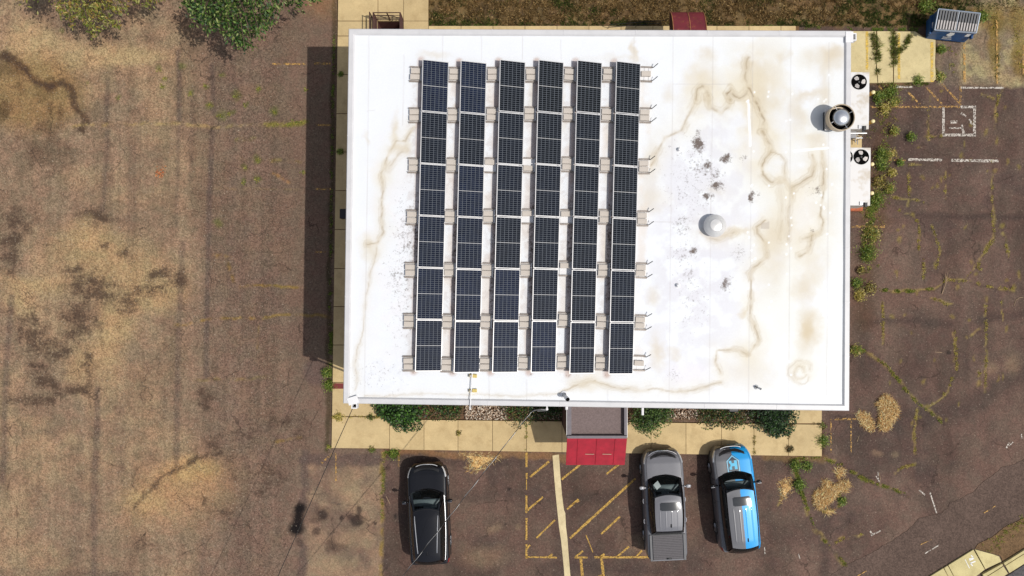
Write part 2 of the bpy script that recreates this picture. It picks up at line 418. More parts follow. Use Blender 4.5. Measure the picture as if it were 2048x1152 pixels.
# ================================================================== GROUND
PIT = (755.0, 807.0, 42.0, 130.0)           # stairwell opening, pixels at ground level
def axis(lo, hi, step, far):
    a = list(np.arange(lo, hi + 1e-6, step)); k = far[::-1]
    return np.array([-x for x in far[::-1]] + a + list(far), float)
gx = axis(-26.6, 26.6, .07, [29, 34, 45, 80, 200, 500]); gy = axis(-15.4, 15.4, .07, [18, 24, 40, 80, 200, 500])
p0 = P(PIT[0], PIT[3]); p1 = P(PIT[1], PIT[2])
for arr, vals in ((gx, (p0.x, p1.x)), (gy, (p0.y, p1.y))):
    for q in vals: arr[np.argmin(abs(arr - q))] = q
GX, GY = np.meshgrid(gx, gy); U = CX + GX * S0; V = CY - GY * S0
pt = Painter(U, V, A(136, 113, 92))
c_dust, c_sand, c_dark, c_purp, c_asph = A(156, 130, 101), A(176, 148, 110), A(80, 63, 52), A(114, 93, 80), A(96, 77, 68)
warm = U + 110 * (fbm(U, V, 150, 4, 3) - .5)
pt.mix(.9 * sstep(warm, 330, 500), c_purp)
BARE = np.zeros(U.shape, np.float32)
def bare(m):
    global BARE
    BARE = np.maximum(BARE, m)
n1 = fbm(U, V, 130, 5, 21); n2 = fbm(U, V, 45, 4, 31); n3 = fbm(U, V, 16, 3, 35)
left = 1 - sstep(U, 520, 640)
pt.mix(.7 * sstep(n1, .44, .64) * (1 - sstep(warm, 300, 440)), c_dust)
pt.mix(.45 * sstep(n2, .50, .68) * left, A(120, 99, 80))
pt.mix(.35 * sstep(n3, .55, .7) * left, A(116, 96, 78))
# combed vertical texture of the chip seal
comb = fbm(U, V, 7, 2, 41, sy=160); comb2 = fbm(U, V, 30, 3, 42, sy=260)
pt.mul(1 + left * (.34 * (comb - .5) + .26 * (comb2 - .5)))
# sandy drifts, upper left
for b in ((150, 110, 130, 26), (70, 82, 60, 20), (250, 118, 90, 18), (95, 130, 55, 26), (60, 75, 40, 40)):
    pt.mix(.7 * pt.blob(*b), c_sand)
pt.mix(.85 * pt.blob(60, 185, 105, 75, .35), A(140, 112, 74))
pt.mix(.6 * sstep(n2, .45, .6) * pt.blob(60, 190, 115, 85, .4), A(104, 80, 52))
pt.mix(.8 * pt.line([(12, 108), (35, 120), (62, 152), (95, 176), (128, 166), (143, 188), (150, 215), (175, 245), (165, 262)], 6, 1.6) * (.5 + n3), A(96, 72, 48)); bare(.9 * pt.line([(12, 108), (35, 120), (62, 152), (95, 176), (128, 166), (143, 188), (150, 215), (175, 245), (165, 262)], 10, 1.9))
for b in ((15, 128, 26, 22), (8, 215, 16, 20), (100, 215, 6, 14), (118, 222, 5, 12)): pt.mix(.6 * pt.blob(*b), A(82, 62, 42))
# sandy drifts and bare patches, middle left
for b in ((190, 505, 90, 40), (265, 555, 75, 45), (310, 590, 55, 25), (60, 565, 70, 16), (180, 470, 40, 30), (215, 690, 26, 70), (240, 640, 30, 40), (165, 735, 25, 40), (35, 600, 30, 22)):
    pt.mix(.6 * pt.blob(*b, .95, 1.6), A(174, 145, 104))
spk = sstep(n3, .40, .58)
for b in ((40, 445, 36, 34), (35, 460, 20, 40), (180, 570, 60, 28), (205, 590, 40, 18), (155, 645, 45, 36), (170, 615, 18, 22), (350, 560, 25, 26), (255, 600, 36, 24), (90, 690, 55, 30), (175, 730, 14, 30), (245, 505, 16, 8),
          (200, 490, 14, 12), (150, 540, 26, 12), (75, 740, 30, 20), (60, 660, 34, 40), (120, 700, 40, 20), (20, 500, 24, 50), (320, 545, 40, 14), (95, 765, 40, 16), (280, 580, 60, 14), (410, 795, 18, 24), (140, 780, 60, 12), (70, 800, 60, 14), (190, 430, 40, 14)):
    bare(1.0 * pt.blob(*b, .9))
pt.mix(.55 * pt.blob(75, 290, 85, 60, .7) * sstep(n2, .35, .6), A(96, 78, 62))
pt.mix(.5 * pt.blob(110, 330, 110, 40, .7) * sstep(n2, .4, .6), A(100, 82, 66))
pt.mix(.6 * pt.blob(165, 355, 40, 24), c_dust)
# large orange-tan hollow with a dark rim, lower left
pt.mix(.6 * pt.blob(360, 985, 100, 55, .9, 1.6, rot=-.35), A(174, 138, 98)); pt.mix(.35 * pt.blob(340, 960, 60, 26, .9, 1.5), A(168, 126, 88)); pt.mix(.5 * pt.blob(285, 1000, 34, 20, .9, 1.5), A(186, 154, 106)); pt.mix(.5 * pt.blob(385, 940, 50, 24), A(182, 150, 100))
bare(.95 * pt.line([(268, 1012), (300, 985), (330, 955), (375, 930), (410, 908), (440, 905)], 7, 1.9))
for b in ((285, 1090, 26, 22), (470, 930, 16, 34), (520, 985, 40, 10), (440, 1025, 30, 20), (540, 950, 40, 34), (430, 890, 30, 20), (500, 870, 34, 24), (560, 840, 36, 26), (600, 860, 20, 40)):
    bare(.75 * pt.blob(*b, .9))
for b in ((75, 890, 34, 18), (140, 880, 18, 14), (65, 850, 40, 14), (340, 880, 50, 30)): pt.mix(.6 * pt.blob(*b), c_dust)
# tar-sealed seams and tyre tracks
def seam(pts, w=5.5, k=.62, col=A(86, 72, 66)):
    pt.mix(k * pt.line(pts, w, 1.2, .25) * (.45 + .75 * fbm(U, V, 30, 3, 51)), col)
seam([(424, 132), (427, 222)]); seam([(425, 255), (420, 400), (415, 560), (412, 750)], 5.5, .75); seam([(357, 104), (359, 240)], 5, .7); seam([(359, 255), (355, 400), (352, 450)], 4, .35)
seam([(364, 485), (360, 560), (356, 700), (355, 800), (352, 925)], 6, .55); seam([(216, 160), (212, 245)], 5, .5); seam([(214, 265), (208, 400), (204, 420)], 5, .5)
seam([(196, 780), (193, 860), (189, 950), (188, 1152)], 6.5, .6); seam([(22, 595), (12, 760), (6, 960)], 6, .6); seam([(265, 300), (260, 520)], 9, .3); seam([(160, 870), (150, 1140)], 9, .22); seam([(468, 140), (462, 560)], 8, .22)
seam([(408, 1080), (404, 1152)], 5, .4); seam([(240, 820), (238, 940)], 12, .3); seam([(385, 200), (383, 360)], 4, .3); seam([(0, 1145), (260, 1150)], 8, .5); seam([(535, 560), (600, 640), (590, 690)], 30, .22)
# pavement-coloured strip by the wall and shaded soil
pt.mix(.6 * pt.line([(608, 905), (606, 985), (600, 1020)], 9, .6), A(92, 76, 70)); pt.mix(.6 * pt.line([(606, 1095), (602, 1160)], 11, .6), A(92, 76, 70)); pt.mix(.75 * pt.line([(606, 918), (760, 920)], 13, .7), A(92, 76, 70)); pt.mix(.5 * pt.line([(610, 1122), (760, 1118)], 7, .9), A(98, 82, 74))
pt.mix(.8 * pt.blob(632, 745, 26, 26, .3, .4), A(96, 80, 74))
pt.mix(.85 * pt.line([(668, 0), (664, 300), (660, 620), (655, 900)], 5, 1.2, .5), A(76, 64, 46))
# gravelly pad in front of the west pavement
pt.mix(.5 * sstep(U + 14 * (n2 - .5), 606, 622) * (1 - sstep(U, 760, 766)) * sstep(V + 14 * (n2 - .5), 924, 938) * sstep(n2, .34, .6), A(164, 138, 110))
for b in ((680, 960, 20, 30), (705, 975, 14, 34), (670, 1130, 40, 16), (700, 1080, 30, 18)): pt.mix(.28 * pt.blob(*b, .8, 1.5), A(176, 152, 116))
# the purple-brown asphalt of the front and east lots
edge = sstep(U + 4 * (n3 - .5), 764, 768) * (V > 885)
zr = np.maximum(edge, sstep(U, 1500, 1560))
pt.mix(zr, c_asph)
cA = fbm(U, V, 34, 3, 61, sy=190); cB = fbm(U, V, 9, 2, 62, sy=150); cC = fbm(U, V, 90, 4, 63)
pt.mul(1 + zr * (.62 * (cA - .5) + .16 * (cB - .5) + .55 * (cC - .5)))
pt.mix(zr * .55 * sstep(n2, .56, .72), A(80, 66, 61)); pt.mix(zr * .3 * sstep(n1, .5, .66), A(124, 100, 86))
def band(pts, w, k=.5, col=A(66, 55, 51)): pt.mix(k * pt.line(pts, w, 1.6, .8), col)
for pts, w, k in (([(1715, 645), (1800, 642), (1900, 648)], 7, .55), ([(1960, 640), (2048, 625)], 8, .5), ([(1720, 845), (1850, 835), (1930, 815), (2060, 740)], 20, .55), ([(1830, 430), (2060, 436)], 6, .6), ([(1740, 300), (1740, 180)], 22, .5), ([(1830, 250), (1830, 420)], 14, .35),
                  ([(1760, 190), (1790, 300)], 26, .45), ([(1940, 200), (1945, 330)], 18, .3), ([(1710, 880), (1790, 900)], 30, .5), ([(1655, 1000), (1650, 1152)], 11, .5), ([(1560, 1070), (1625, 1060)], 22, .35), ([(1670, 960), (1740, 930)], 22, .45), ([(1540, 925), (1620, 935)], 20, .45),
                  ([(1830, 735), (1836, 660)], 26, .35), ([(1725, 620), (1728, 760)], 16, .35), ([(1855, 960), (1865, 1010)], 20, .35), ([(780, 915), (1040, 925)], 10, .45), ([(1150, 1000), (1250, 985)], 10, .45), ([(900, 1000), (1040, 985)], 8, .3), ([(1090, 1130), (1300, 1140)], 8, .4), ([(1380, 970), (1430, 965)], 16, .4), ([(1540, 1010), (1540, 1080)], 9, .3)):
    band(pts, w, k)
for b in ((790, 1032, 4, 5), (1019, 978, 4, 4), (1899, 705, 5, 4), (1010, 1050, 3, 2)): pt.mix(.8 * pt.blob(*b, .4, .3), A(46, 38, 36))
for b in ((985, 1055, 12, 7), (1036, 1057, 6, 6), (2030, 725, 16, 20), (1985, 740, 14, 10), (1300, 1090, 40, 20), (960, 1110, 40, 20), (1755, 905, 10, 5), (1790, 905, 8, 4)): pt.mix(.4 * pt.blob(*b, .8), A(150, 126, 100))
# upper-right gravel, verge and soil
up = (1 - sstep(V + 10 * (n3 - .5), 165, 178)) * sstep(U + 8 * (n3 - .5), 1868, 1880)
pt.mix(up * .9, A(132, 115, 92)); pt.mix(up * .8 * sstep(n2, .47, .60), A(160, 144, 106)); pt.mix(up * .75 * sstep(n3, .52, .64) * sstep(n1, .35, .6), A(104, 88, 74))
pt.mix(pt.line([(1903, 60), (1900, 165)], 18, .8) * .7, A(100, 84, 76))
for b in ((1992, 90, 10, 60), (2040, 110, 12, 40), (1990, 40, 24, 26), (1945, 25, 30, 10), (2035, 40, 20, 30)): pt.mix(.7 * pt.blob(*b), A(120, 98, 40))
soil = (1 - sstep(V + 16 * (n3 - .5), 48, 58)) * sstep(U, 852, 858) * (1 - sstep(U + 30 * (n2 - .5), 1900, 1990))
pt.mix(soil, A(102, 82, 54)); pt.mix(soil * .7 * sstep(n2, .48, .6), A(128, 104, 68)); pt.mix(soil * .6 * sstep(n3, .52, .62), A(74, 58, 38))
bed = (V > 770) & (V < 842) & (U > 745) & (U < 1590); pt.mix(bed * .95, A(104, 80, 60))
east = pt.line([(1770, 180), (1765, 300), (1750, 420), (1735, 500), (1722, 640)], 20, 1.6); pt.mix(.5 * east, A(88, 66, 48)); pt.mix(.7 * pt.blob(1745, 440, 36, 20), A(94, 72, 54))
pt.mix(.6 * pt.blob(1775, 165, 60, 10), A(120, 92, 62)); pt.mix(.7 * pt.line([(1640, 905), (1640, 840)], 7, 1), A(70, 52, 38))
pt.mix(.55 * pt.line([(770, 902), (1000, 910), (1130, 914)], 7, 1.2), A(150, 112, 72)); pt.mix(.6 * pt.line([(1530, 912), (1645, 918)], 8, 1.2), A(128, 100, 62))
pt.mix(.5 * pt.blob(640, 5, 34, 26, .9), A(150, 110, 72))
# oil and burn stains
for b in ((594, 1040, 11, 26), (590, 1058, 16, 14), (598, 1018, 10, 12)): pt.mix(.97 * pt.blob(*b, .5, .7), A(22, 17, 17))
for b, k in (((643, 1031, 11, 10), .75), ((627, 1042, 10, 6), .5), ((632, 1062, 10, 8), .6), ((682, 1036, 4, 5), .8), ((715, 1018, 6, 9), .75), ((713, 1040, 12, 14), .8), ((700, 1036, 6, 8), .6), ((748, 1046, 4, 4), .8), ((597, 1085, 8, 10), .5), ((640, 1028, 16, 16), .3), ((662, 1090, 12, 14), .5), ((680, 1095, 14, 8), .4)):
    pt.mix(k * pt.blob(*b, .35, .5), A(44, 35, 34))
# moss and weed-stained cracks, left lot
for pts, w, k, col in (([(140, 252), (230, 250), (330, 247), (430, 252), (540, 252), (610, 244)], 3.2, .5, A(160, 136, 88)), ([(520, 252), (560, 251), (612, 243)], 5, .6, A(112, 108, 44)), ([(350, 650), (385, 646), (430, 638), (480, 637), (515, 638), (560, 631), (612, 628), (660, 631)], 2.6, .7, A(140, 112, 62)),
                       ([(515, 638), (515, 695)], 1.5, .5, A(132, 104, 62)), ([(425, 511), (470, 517)], 3.5, .55, A(136, 104, 50)), ([(455, 525), (470, 565)], 3.5, .5, A(132, 104, 50)), ([(482, 575), (540, 571), (612, 574)], 2.4, .65, A(138, 112, 54)), ([(475, 282), (512, 280)], 4, .5, A(116, 108, 44)), ([(480, 320), (530, 322), (600, 321)], 3, .4, A(124, 108, 52)),
                       ([(545, 345), (575, 362)], 2.5, .6, A(160, 118, 70)), ([(430, 378), (610, 378)], 1.6, .4, A(130, 108, 78)), ([(470, 506), (612, 505)], 1.5, .35, A(88, 74, 62)), ([(390, 760), (540, 756)], 3, .35, A(130, 112, 62)), ([(540, 885), (600, 875)], 3, .5, A(130, 108, 52)), ([(766, 905), (764, 1000), (763, 1152)], 3.5, .75, A(140, 116, 66)), ([(768, 905), (768, 960)], 3, .6, A(96, 96, 40)),
                       ([(640, 1000), (690, 1010), (740, 1003)], 1.6, .5, A(74, 62, 56)), ([(615, 990), (650, 985)], 2, .4, A(74, 62, 56))):
    pt.mix(k * pt.line(pts, w, 1.5, .5) * (.1 + 1.2 * sstep(fbm(U, V, 14, 3, 71), .35, .65)), col)
for u, v, r in ((322, 140, 5), (327, 155, 4), (323, 172, 5), (412, 172, 5), (420, 208, 7), (447, 148, 6), (380, 187, 6), (445, 228, 9), (462, 224, 6), (470, 193, 9), (488, 210, 6), (550, 225, 8), (518, 178, 6), (233, 198, 5), (368, 136, 7), (175, 160, 4), (516, 320, 7), (488, 335, 6), (488, 365, 6), (513, 358, 5), (440, 445, 8), (124, 64, 5)):
    pt.mix(.6 * pt.blob(u, v, r, r, .7), A(92, 96, 40))
# cracks of the east lot (the weeds growing in them are built below)
CRACKS = [([(1783, 395), (1815, 397), (1833, 400), (1858, 408)], .5, 2.2), ([(1796, 420), (1825, 431), (1838, 447)], .5, 2), ([(1817, 345), (1818, 412)], .8, 2.2), ([(1857, 195), (1857, 282)], .3, 2), ([(1890, 345), (1889, 400)], .3, 1.6), ([(1984, 322), (1984, 450)], .4, 2), ([(1998, 185), (1993, 215), (1993, 256)], .8, 2.5),
          ([(1838, 450), (1836, 505)], .9, 3), ([(1863, 450), (1872, 478), (1880, 500), (1873, 536)], .5, 2.4), ([(1847, 515), (1847, 560)], .6, 2), ([(1757, 579), (1784, 583), (1826, 582), (1868, 577)], 1.6, 3.2), ([(1868, 577), (1893, 560), (1938, 561), (1958, 568), (1986, 575), (2030, 578)], .7, 2.6), ([(1985, 440), (1988, 478), (1975, 495), (1963, 512)], .9, 2.8),
          ([(2005, 470), (2013, 492), (2017, 520)], .5, 2.4), ([(1764, 603), (1766, 640), (1765, 690)], .7, 2.4), ([(1858, 597), (1880, 600), (1890, 609), (1905, 610)], .8, 2.4), ([(1972, 610), (1972, 700), (1971, 780)], .5, 2.2), ([(1910, 660), (1912, 720), (1915, 735), (1903, 758), (1897, 780)], .8, 2.6),
          ([(1703, 694), (1730, 703), (1768, 727), (1792, 752), (1823, 795), (1855, 820), (1884, 845)], 1.3, 3.2), ([(1897, 780), (1880, 795), (1856, 812)], .7, 2.2), ([(1834, 815), (1828, 862), (1830, 910)], .5, 2), ([(1650, 918), (1684, 931), (1729, 959), (1780, 976), (1817, 991)], 1.4, 3.2), ([(1586, 917), (1600, 973), (1614, 1015), (1628, 1057), (1660, 1092), (1692, 1131)], 1.6, 3.6),
          ([(1788, 945), (1806, 934), (1830, 929)], .9, 2.6), ([(1700, 1077), (1725, 1068)], .8, 2), ([(1660, 1092), (1690, 1075)], .8, 2.4), ([(1790, 300), (1800, 330), (1845, 330)], .3, 1.6), ([(1850, 276), (1885, 272)], .3, 1.6), ([(1960, 660), (1940, 672)], .6, 3), ([(1957, 745), (1960, 765), (1950, 772)], 1.0, 4), ([(1680, 985), (1678, 1015)], 1.6, 4), ([(1643, 1023), (1668, 1020)], 1, 3.4),
          ([(1556, 1018), (1564, 1000), (1574, 975)], .7, 2.5), ([(1960, 190), (1985, 198)], .6, 2.5), ([(1930, 560), (1950, 530)], .2, 1.5), ([(2003, 600), (2004, 640)], .3, 1.6), ([(1958, 520), (1955, 545)], .6, 4)]
for pts, k, w in CRACKS:
    pt.mix(.78 * pt.line(pts, w * .85, 1.5, .7) * sstep(fbm(U, V, 14, 3, 81), .36, .62), A(148, 128, 76)); 
    pt.mix(.45 * pt.line([(a + 2, b + 3) for a, b in pts], w * .5, 1.5, .5), A(60, 50, 42))
for i in range(70):
    u, v = RNG.uniform(1780, 2048), RNG.uniform(180, 900)
    if v > 1700 - .45 * u: continue
    pt.mix(.6 * pt.blob(u, v, RNG.uniform(1.5, 4), RNG.uniform(2, 7), .7), A(134, 116, 56))
grit = np.clip(.58 + .42 * left + .25 * up, .3, 1).astype(np.float32)
ny, nx = U.shape
idx = np.arange(nx * ny).reshape(ny, nx)
faces = np.stack([idx[:-1, :-1], idx[:-1, 1:], idx[1:, 1:], idx[1:, :-1]], -1).reshape(-1, 4)
fcx = (GX[:-1, :-1] + GX[1:, 1:]).ravel() / 2; fcy = (GY[:-1, :-1] + GY[1:, 1:]).ravel() / 2
faces = faces[~((fcx > p0.x) & (fcx < p1.x) & (fcy > p0.y) & (fcy < p1.y))]
gv = np.stack([GX.ravel(), GY.ravel(), np.zeros(nx * ny)], -1)
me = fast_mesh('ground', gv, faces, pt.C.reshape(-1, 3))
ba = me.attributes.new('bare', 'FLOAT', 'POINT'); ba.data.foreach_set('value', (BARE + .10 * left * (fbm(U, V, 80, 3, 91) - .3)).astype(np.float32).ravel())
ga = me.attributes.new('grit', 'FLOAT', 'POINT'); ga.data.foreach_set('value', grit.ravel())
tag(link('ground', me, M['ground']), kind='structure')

# ------------------------------------------------------------------ pavements
def sheet(name, polys, z, mat, kind='structure', th=0.0):
    mb = MB()
    for p in polys:
        q = [P(u, v, z) for u, v in p]
        if th: mb.prism([(a.x, a.y) for a in q], z - th, z)
        else:
            a = sum(q[i].x * q[(i + 1) % len(q)].y - q[(i + 1) % len(q)].x * q[i].y for i in range(len(q)))
            if a < 0: q = q[::-1]
            mb.add(q, [tuple(range(len(q)))])
    return tag(mb.build(name, mat), kind=kind)
ZP = .12
def wl(v): return 676 - 13 * v / 896.0      # west edge of the pavement
slabs = []
def slab(u0, v0, u1, v1, g=.45): slabs.append([(u0 + g, v0 + g), (u1 - g, v0 + g), (u1 - g, v1 - g), (u0 + g, v1 - g)])
js = [72, 149, 227, 304, 381, 459, 537, 613, 690, 765, 833]
for a, b in zip(js[:-1], js[1:]):
    slabs.append([(wl(a) + .4, a + .7), (752, a + .7), (752, b - .7), (wl(b) + .4, b - .7)])
slabs.append([(wl(833) + .4, 833.7), (778.5, 835), (778.5, 897), (663, 896)])
for u0, u1, v0, v1 in ((0, 756, -200, -60), (0, 756, -60, 42), (756, 807, -200, -60), (756, 807, -60, 41.5), (807, 857, -200, -60), (807, 857, -60, 42), (807, 857, 42, 120), (0, 755, 42, 72)):
    if u0 == 0: slabs.append([(wl(v0) + .4, v0 + .7), (u1 - .7, v0 + .7), (u1 - .7, v1 - .7), (wl(v1) + .4, v1 - .7)])
    else: slab(u0, v0, u1, v1)
slab(0 + 752.5, 131, 857, 148)
xs = [857] + [922 + 64 * i for i in range(11)] + [1592]
for a, b in zip(xs[:-1], xs[1:]): slab(a, 51.5, b, 148, .5)
sj = [779, 848, 916, 985, 1053, 1124, 1132 + 102, 1302, 1372, 1443, 1508, 1577, 1644]
def sb(u): return 897 + (u - 663) * 15.5 / 980.0
for a, b in zip(sj[:-1], sj[1:]):
    slabs.append([(a + .45, 839 + (a - 779) * .012), (b - .45, 839 + (b - 779) * .012), (b - .45, sb(b)), (a + .45, sb(a))])
slab(1577, 782, 1644, 847)
pad = [[(1592, 62), (1752, 62.5), (1753, 90), (1751, 120), (1755, 165.5), (1592, 166)], [(1754.5, 62.5), (1786, 62.5), (1786, 165), (1756.5, 165.5), (1753, 120), (1755, 90)], [(1788, 63), (1830, 63), (1838, 68), (1846, 74), (1871, 80), (1871, 100), (1870, 126), (1872, 158), (1866, 163.5), (1830, 164), (1788, 165)]]
M['pad'] = concrete_mat('pad_concrete', A(208, 191, 144), .12, .4)
sheet('pad_pavement', pad, ZP, M['pad'], th=.16)
slab(1592, 270, 1724, 296)
# corner chipped off by the verge, south-east
se = [[(1830, 1172), (1887, 1136.5), (1906, 1171), (1850, 1205)], [(1897, 1130.5), (1947, 1099.5), (1969.5, 1139), (1935, 1166), (1911, 1158)], [(1888.5, 1136), (1895.5, 1131.5), (1909, 1156.5), (1903, 1165)],
      [(1950, 1099), (1987, 1109), (1998, 1113), (2003, 1123), (1971, 1138)]]
tag(sheet('pavement', slabs, ZP, M['concrete'], th=.16), kind='structure')
sheet('pavement_edge', se, .09, M['kerb'], th=.12)
sheet('kerb', [[(1966, 1149), (2005, 1127.5), (2005.8, 1132), (1968, 1156)], [(2008, 1126), (2048, 1101), (2090, 1075), (2091, 1080), (2050, 1106), (2010, 1131)]], .14, M['kerb'], th=.2)
sheet('gutter', [[(1969, 1157), (2007, 1133), (2016, 1147), (1980, 1172)], [(2011, 1132), (2092, 1081), (2102, 1094), (2019, 1146)]], .06, M['kerb'], th=.02)
jb = [[(wl(0), -200), (857, -200), (857, 42), (wl(42), 42)], [(wl(42) + .2, 42), (754.5, 42), (754.5, 148), (752, 150), (752, 833), (wl(833) + .2, 833)], [(807.3, 42), (857, 42), (857, 52), (1598, 52), (1598, 148), (807.3, 148)],
      [(663.2, 833), (779, 834), (779, 839.5), (1577, 849), (1644, 848), (1644, 912), (663.2, 896)], [(1577.5, 783), (1643.5, 783), (1643.5, 848), (1577.5, 848)], [(1600, 62.5), (1830, 62.8), (1870, 81), (1870, 163), (1600, 165)]]
sheet('pavement_bed', jb, .085, M['joint'])
sheet('concrete_strip', [[(1105, 911), (1118, 909), (1121, 955), (1124, 990), (1128, 1020), (1130.5, 1026), (1132, 1054), (1135, 1078), (1137, 1107), (1139, 1130), (1141.5, 1160), (1146, 1230), (1133, 1230), (1129, 1152), (1126, 1118), (1122, 1080), (1118, 1054), (1115, 1025), (1111, 985), (1108, 950)]], .008, M['pale_concrete'])
sheet('red_band', [[(wl(767) + 1, 766.5), (752, 767), (752, 777.5), (wl(778) + 1, 777.5)]], ZP + .004, simple('dark_red_paint', A(120, 46, 42), .7, 0, .15, 8))
# stairwell pit
mb = MB(); zz = -2.2
a, b, c, d = (p0.x, p0.y), (p1.x, p0.y), (p1.x, p1.y), (p0.x, p1.y)
mb.add([(q[0], q[1], h) for h in (zz, ZP) for q in (a, b, c, d)], [(0, 1, 2, 3), (1, 0, 4, 5), (2, 1, 5, 6), (3, 2, 6, 7), (0, 3, 7, 4)])
tag(mb.build('stairwell_floor', simple('stairwell_concrete', A(96, 54, 48), .9, 0, .3, 5)), kind='structure')
# road with its torn edge, and the verge
re = [(700, 1740), (1560, 1214), (1660, 1152), (1690, 1131), (1740, 1108), (1790, 1078), (1808, 1066), (1826, 1050), (1838, 1036), (1858, 1032), (1884, 1026), (1896, 1016), (1899, 1006), (1925, 995), (1945, 986), (1958, 972), (1968, 962), (1985, 952), (1996, 943), (2004, 935), (2025, 931), (2040, 923), (2060, 912), (2120, 880), (2200, 835), (3300, 165)]
rng = random.Random(3); fine = []
for (a0, b0), (a1, b1) in zip(re[:-1], re[1:]):
    n = max(1, int(math.hypot(a1 - a0, b1 - b0) / 5))
    for i in range(n):
        t = i / n; fine.append((a0 + (a1 - a0) * t + rng.uniform(-1.2, 1.2), b0 + (b1 - b0) * t + rng.uniform(-1.2, 1.2)))
fine.append(re[-1])
def asphalt_mat(name, col):
    m, nt, bs = nmat(name)
    n1 = noise(nt, .5, 5, .65); n2 = pebbles(nt, 17)
    k = nd(nt, 'ShaderNodeMath', operation='MULTIPLY'); nt.links.new(ramp(nt, n1, .3, .7, .8, 1.18), k.inputs[0]); nt.links.new(ramp(nt, n2, 0, 1, .72, 1.28), k.inputs[1])
    c = mixc(nt, 1.0, tuple(col), k.outputs[0], 'MULTIPLY'); nt.links.new(c, bs.inputs['Base Color']); bs.inputs['Roughness'].default_value = .9; bs.inputs['Specular IOR Level'].default_value = .2
    bump(nt, bs, n2, .4, .015); return m
M['road'] = asphalt_mat('road_asphalt', A(96, 79, 70))
sheet('road', [fine + [(3300, 330), (2103, 1099), (1984, 1176), (1300, 1622), (700, 2010)]], .014, M['road'], th=.03)
M['verge'] = asphalt_mat('verge_soil', A(112, 88, 62))
sheet('verge', [[(1950, 1097), (1956, 1088), (1985, 1074), (2008, 1055), (2048, 1036), (2110, 1000), (2110, 1062), (2048, 1099), (2006, 1124), (2001, 1112), (1988, 1108)]], .036, M['verge'])
sheet('roadway', [[(1984, 1172), (2020, 1148), (2103, 1095), (3300, 315), (3300, 900), (700, 2580), (700, 2006)]], .045, asphalt_mat('street_asphalt', A(92, 88, 88)))
# ------------------------------------------------------------------ painted markings
def stripe(u0, v0, u1, v1, w=4.0):
    d = math.hypot(u1 - u0, v1 - v0); nx_, ny_ = -(v1 - v0) / d * w / 2, (u1 - u0) / d * w / 2
    n = max(2, int(d / 9)); r = random.Random(int(u0 * 7 + v0)); L, Rr = [], []
    for i in range(n + 1):
        t = i / n; j = 1 + r.uniform(-.18, .18)
        L.append((u0 + (u1 - u0) * t + nx_ * j, v0 + (v1 - v0) * t + ny_ * j)); Rr.append((u0 + (u1 - u0) * t - nx_ * j, v0 + (v1 - v0) * t - ny_ * j))
    return L + Rr[::-1]
Y = [(1053, 905, 1053, 934), (1053.5, 946, 1053.5, 957), (1053, 957, 1053, 980, 2), (1053, 990, 1053, 1026), (1053, 1036, 1053, 1080), (1053, 1088, 1053, 1117), (1053, 1114, 1114, 1115, 3.5), (1149, 1115, 1175, 1115), (1189, 1114.5, 1300, 1114.5),
     (1060, 954, 1098, 923), (1054, 1021, 1086, 994), (1073, 1076, 1110, 1040, 3.5), (1054, 1097, 1060, 1090), (1098, 1114, 1105, 1108), (1123, 959, 1162, 928), (1213, 948, 1240, 927), (1134, 1018.5, 1157, 998.5), (1140, 1076.5, 1205, 1017, 5), (1205, 1017, 1271, 957, 4.6), (1202, 1068.5, 1240, 1033), (1151, 1114, 1166, 1102), (1199, 1115, 1209, 1108), (1234, 1114, 1258, 1093), (1273, 1113, 1284, 1101),
     (1161.5, 1116, 1165.6, 1160, 5), (1203, 1117, 1208, 1160, 5), (1206, 1150, 1197, 1152, 4), (1172, 1070, 1186, 1105, 2)]
sheet('yellow_parking_lines', [stripe(*y) for y in Y], .012, M['yellow'])
O = [(1757, 171, 1769, 186), (1816, 184, 1840, 209), (1853, 175, 1884, 208), (1884, 168, 1920, 207), (1921, 172, 1921, 213), (1739, 214, 1920, 213.5), (545, 128, 612, 128, 4), (628, 127, 661, 127, 5), (632, 250, 662, 250, 3.5), (628, 378, 662, 378, 4), (672, 906, 672, 962, 3.5), (643, 926, 664, 908, 4), (1703, 453, 1770, 453, 4.5), (1668, 838, 1728, 838, 4), (1702, 842, 1702, 905, 3), (1662, 838, 1662, 905, 3), (630, 504, 655, 504, 3), (1778, 320, 1812, 321, 3), (798, 905, 797, 935, 3), (1140, 1010, 1160, 1002, 2)]
sheet('orange_parking_lines', [stripe(*y) for y in O], .012, M['orange'])
sheet('pavement_lines', [stripe(*y) for y in [(1734, 63, 1734, 140, 5), (1798, 66, 1798, 158, 5), (1864, 84, 1864, 164, 6)]], ZP + .005, M['pale_yellow'])
sheet('gravel_lines', [stripe(*y) for y in [(1929, 84, 1929, 164, 5), (1994, 40, 1994, 168, 4), (2047, 90, 2047, 150, 4), (1840, 1090, 1863, 1079, 2), (1968, 1026, 1991, 1012, 2.4), (1715, 1152, 1733, 1142, 2)]], .034, M['orange'])
